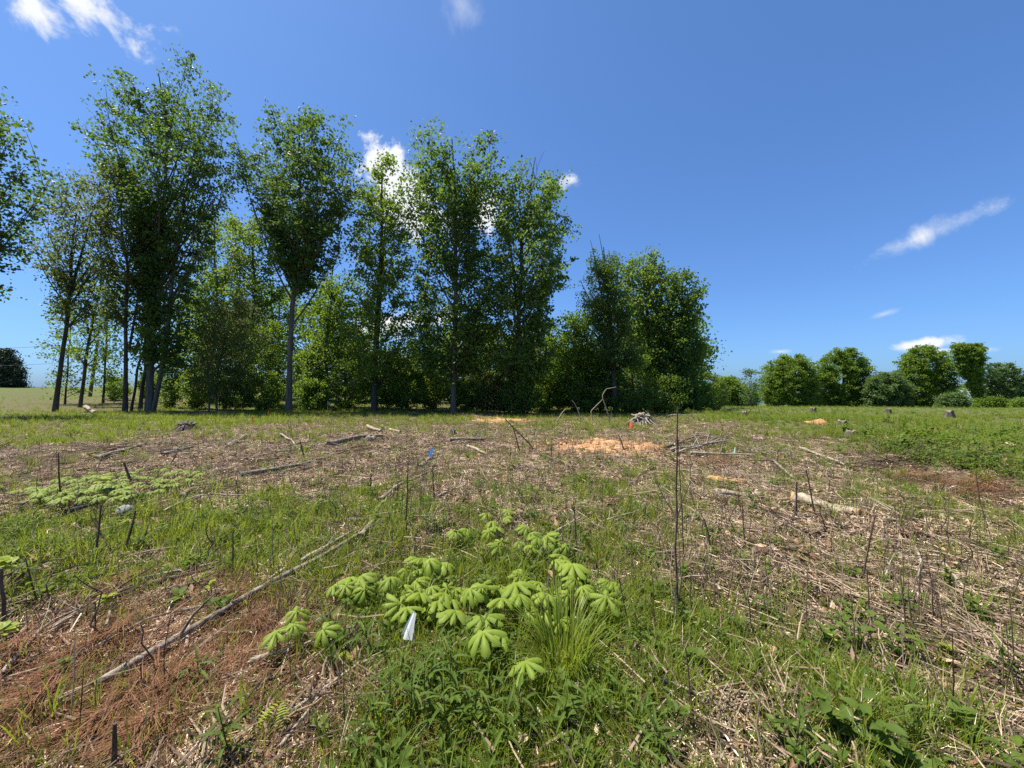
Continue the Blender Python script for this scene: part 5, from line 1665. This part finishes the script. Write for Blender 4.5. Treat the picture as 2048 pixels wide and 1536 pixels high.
# brush heap along the foot of the bank on the right
g = G(1790, 935)
root = empty('brush_heap', g)
tag(root, 'heap of dark tangled brush along the bank on the right', 'brush')
for q in range(46):
    a = G(R.uniform(1690, 1850), R.uniform(915, 950))
    az = R.gauss(.6, .7); L = R.uniform(.3, 1.0)
    e = a + np.array([math.cos(az) * L, -math.sin(az) * L * .4, R.uniform(-.02, .12)])
    z0 = R.uniform(.02, .2)
    mb = MB(); tube(mb, np.array([a + [0, 0, z0], (a + e) / 2 + [0, 0, z0 + R.uniform(0, .1)], e + [0, 0, z0 * .6]]) - g, [.012, .009, .004], 4)
    mb.build('stick', M['twig_dark'], root)

# slash left in low tangles by the clearing
for px, py, ww, n, lab in [(180, 908, 1.6, 26, 'low tangle of grey slash above the left end of the mayapple carpet'), (335, 902, 1.5, 26, 'low tangle of grey slash above the right end of the mayapple carpet'), (560, 905, 1.5, 26, 'slash tangle left of the gnarled grey branch'),
                           (715, 893, 1.4, 24, 'slash tangle around the white knot of wood'), (480, 948, 1.2, 24, 'slash tangle along the dark branch left of the middle'), (640, 938, 1.2, 22, 'slash tangle right of the dark branch left of the middle'),
                           (890, 888, 1.4, 24, 'slash tangle above the blue flag'), (1490, 893, 1.6, 30, 'slash tangle at the right of the dirt mound'), (1580, 915, 1.4, 30, 'slash tangle above the cut log'), (1680, 950, 1.2, 28, 'slash tangle left of the rusty brush below the bank'),
                           (1560, 985, .9, 22, 'small slash tangle at the left end of the cut log'), (1730, 1050, .9, 22, 'small slash tangle right of the cut log'), (1400, 880, 1.6, 26, 'slash tangle behind the right end of the dirt mound'),
                           (330, 1190, .6, 22, 'slash tangle among the sticks on the left'), (640, 1345, .4, 18, 'slash tangle below the three mayapples'), (1130, 1050, .6, 16, 'slash tangle behind the mayapple patch')]:
    g = G(px, py)
    root = empty('slash_tangle', g)
    tag(root, lab, 'brush')
    for q in range(n):
        x, y = g[0] + R.gauss(0, ww * .5), g[1] + R.gauss(0, ww * .35)
        az = R.gauss(.9, .8); L = ww * R.uniform(.15, .55)
        a = np.array([x, y, hh(x, y) + R.uniform(.01, .12)])
        e = a + np.array([math.cos(az) * L, math.sin(az) * L, 0])
        e[2] = hh(e[0], e[1]) + R.uniform(.0, .16)
        m = (a + e) / 2 + np.array([R.gauss(0, .06), R.gauss(0, .06), R.uniform(-.02, .08)]) * L
        r = R.uniform(.004, .012) * (.7 + .3 * ww)
        mb = MB(); tube(mb, bez(a, m, e, 5) - g, [r, r * .9, r * .75, r * .55, r * .3], 4, R.random()); mb.build('stick', M[R.choice(['twig_pale', 'twig_dark', 'wood_grey'])], root)

# green brambles over the bank
for i in range(14):
    px = 1745 + i * 23 + R.uniform(-10, 10)
    py = 908 + i * 4.0 + R.uniform(-22, 8)
    g = G(px, py)
    k = g[1] / FPX
    root = empty('bank_bramble', g)
    tag(root, 'low green bramble sprawling over the bank on the right', 'bush', 'brambles on the bank')
    C = []
    for q in range(7):
        a = R.uniform(0, 6.28); L = R.uniform(.2, .5)
        e = np.array([math.cos(a) * L, math.sin(a) * L, R.uniform(.06, .24)])
        mb = MB(); tube(mb, [(0, 0, 0), tuple(e * [.4, .4, .9]), tuple(e)], [.005, .004, .002], 4); mb.build('stem', M['twig_dark'], root)
        C += [e * [1, 1, .8], e * .6 + [0, 0, .03]]
    mb = MB(); leaf_cloud(mb, np.array(C), 18, .12, .045); mb.build('foliage', M['weed_light'], root, smooth=False)


# ------------------------------------------------------------------ survey flags
def flag(px, py, h, w, fh, mat, label, droop=False, lean=0.0):
    g = G(px, py, h * .75)
    g = np.array([g[0], g[1], hh(g[0], g[1])])
    root = empty('survey_flag', g)
    tag(root, label, 'flag')
    root.rotation_euler = (0, 0, -.75)
    mb = MB(); tube(mb, [(0, 0, -.05), (lean * .5, 0, h * .5), (lean, 0, h)], [.0022] * 3, 5); mb.build('wire', M['flag_white' if droop else 'wire'], root)
    n, m = 9, 6
    u, v = np.meshgrid(np.linspace(0, 1, n), np.linspace(0, 1, m))
    if droop:
        x = lean + (u - .5) * w * (.35 + .75 * v) ; y = -.06 * v + .012 * np.sin(u * 8) * (.4 + v); z = h - .01 - v * fh - .02 * np.abs(u - .5) * v
    else:
        x = lean + u * w * .92; y = .02 * np.sin(u * 5 + v); z = h - v * fh - .03 * u * u
    V = np.stack([x, y, z], -1).reshape(-1, 3)
    i = np.arange(m - 1)[:, None] * n; j = np.arange(n - 1)[None]
    MB().add(V, np.stack([i + j, i + j + 1, i + n + j + 1, i + n + j], -1).reshape(-1, 4)).build('flag', M[mat], root)


flag(828, 1246, .28, .085, .115, 'flag_white', 'limp white survey flag in front of the mayapples', True)
flag(864, 902, .3, .12, .16, 'flag_blue', 'bright blue survey flag in the middle of the clearing', True)
flag(504, 839, .4, .26, .2, 'flag_red', 'red survey flag before the wood on the left')
flag(536, 825, .4, .2, .15, 'flag_orange', 'small orange-pink flag at the foot of the clean grey trunk')
flag(1256, 850, .36, .18, .18, 'flag_orange', 'orange survey flag left of the pale root dome')
flag(1470, 900, .28, .06, .12, 'flag_mint', 'small mint green marker right of the dirt mound', True)
g = G(656, 828)
root = empty('survey_stake', g)
tag(root, 'thin white-topped survey stake before the dark wood', 'stake')
mb = MB(); tube(mb, [(0, 0, -.1), (0, 0, .55)], [.02, .02], 4, cap=True); mb.build('shaft', M['wood_cut'], root)
mb = MB(); tube(mb, [(0, 0, .55), (.0, 0, .78)], [.024, .022], 4, cap=True); mb.build('painted_top', M['flag_white'], root)
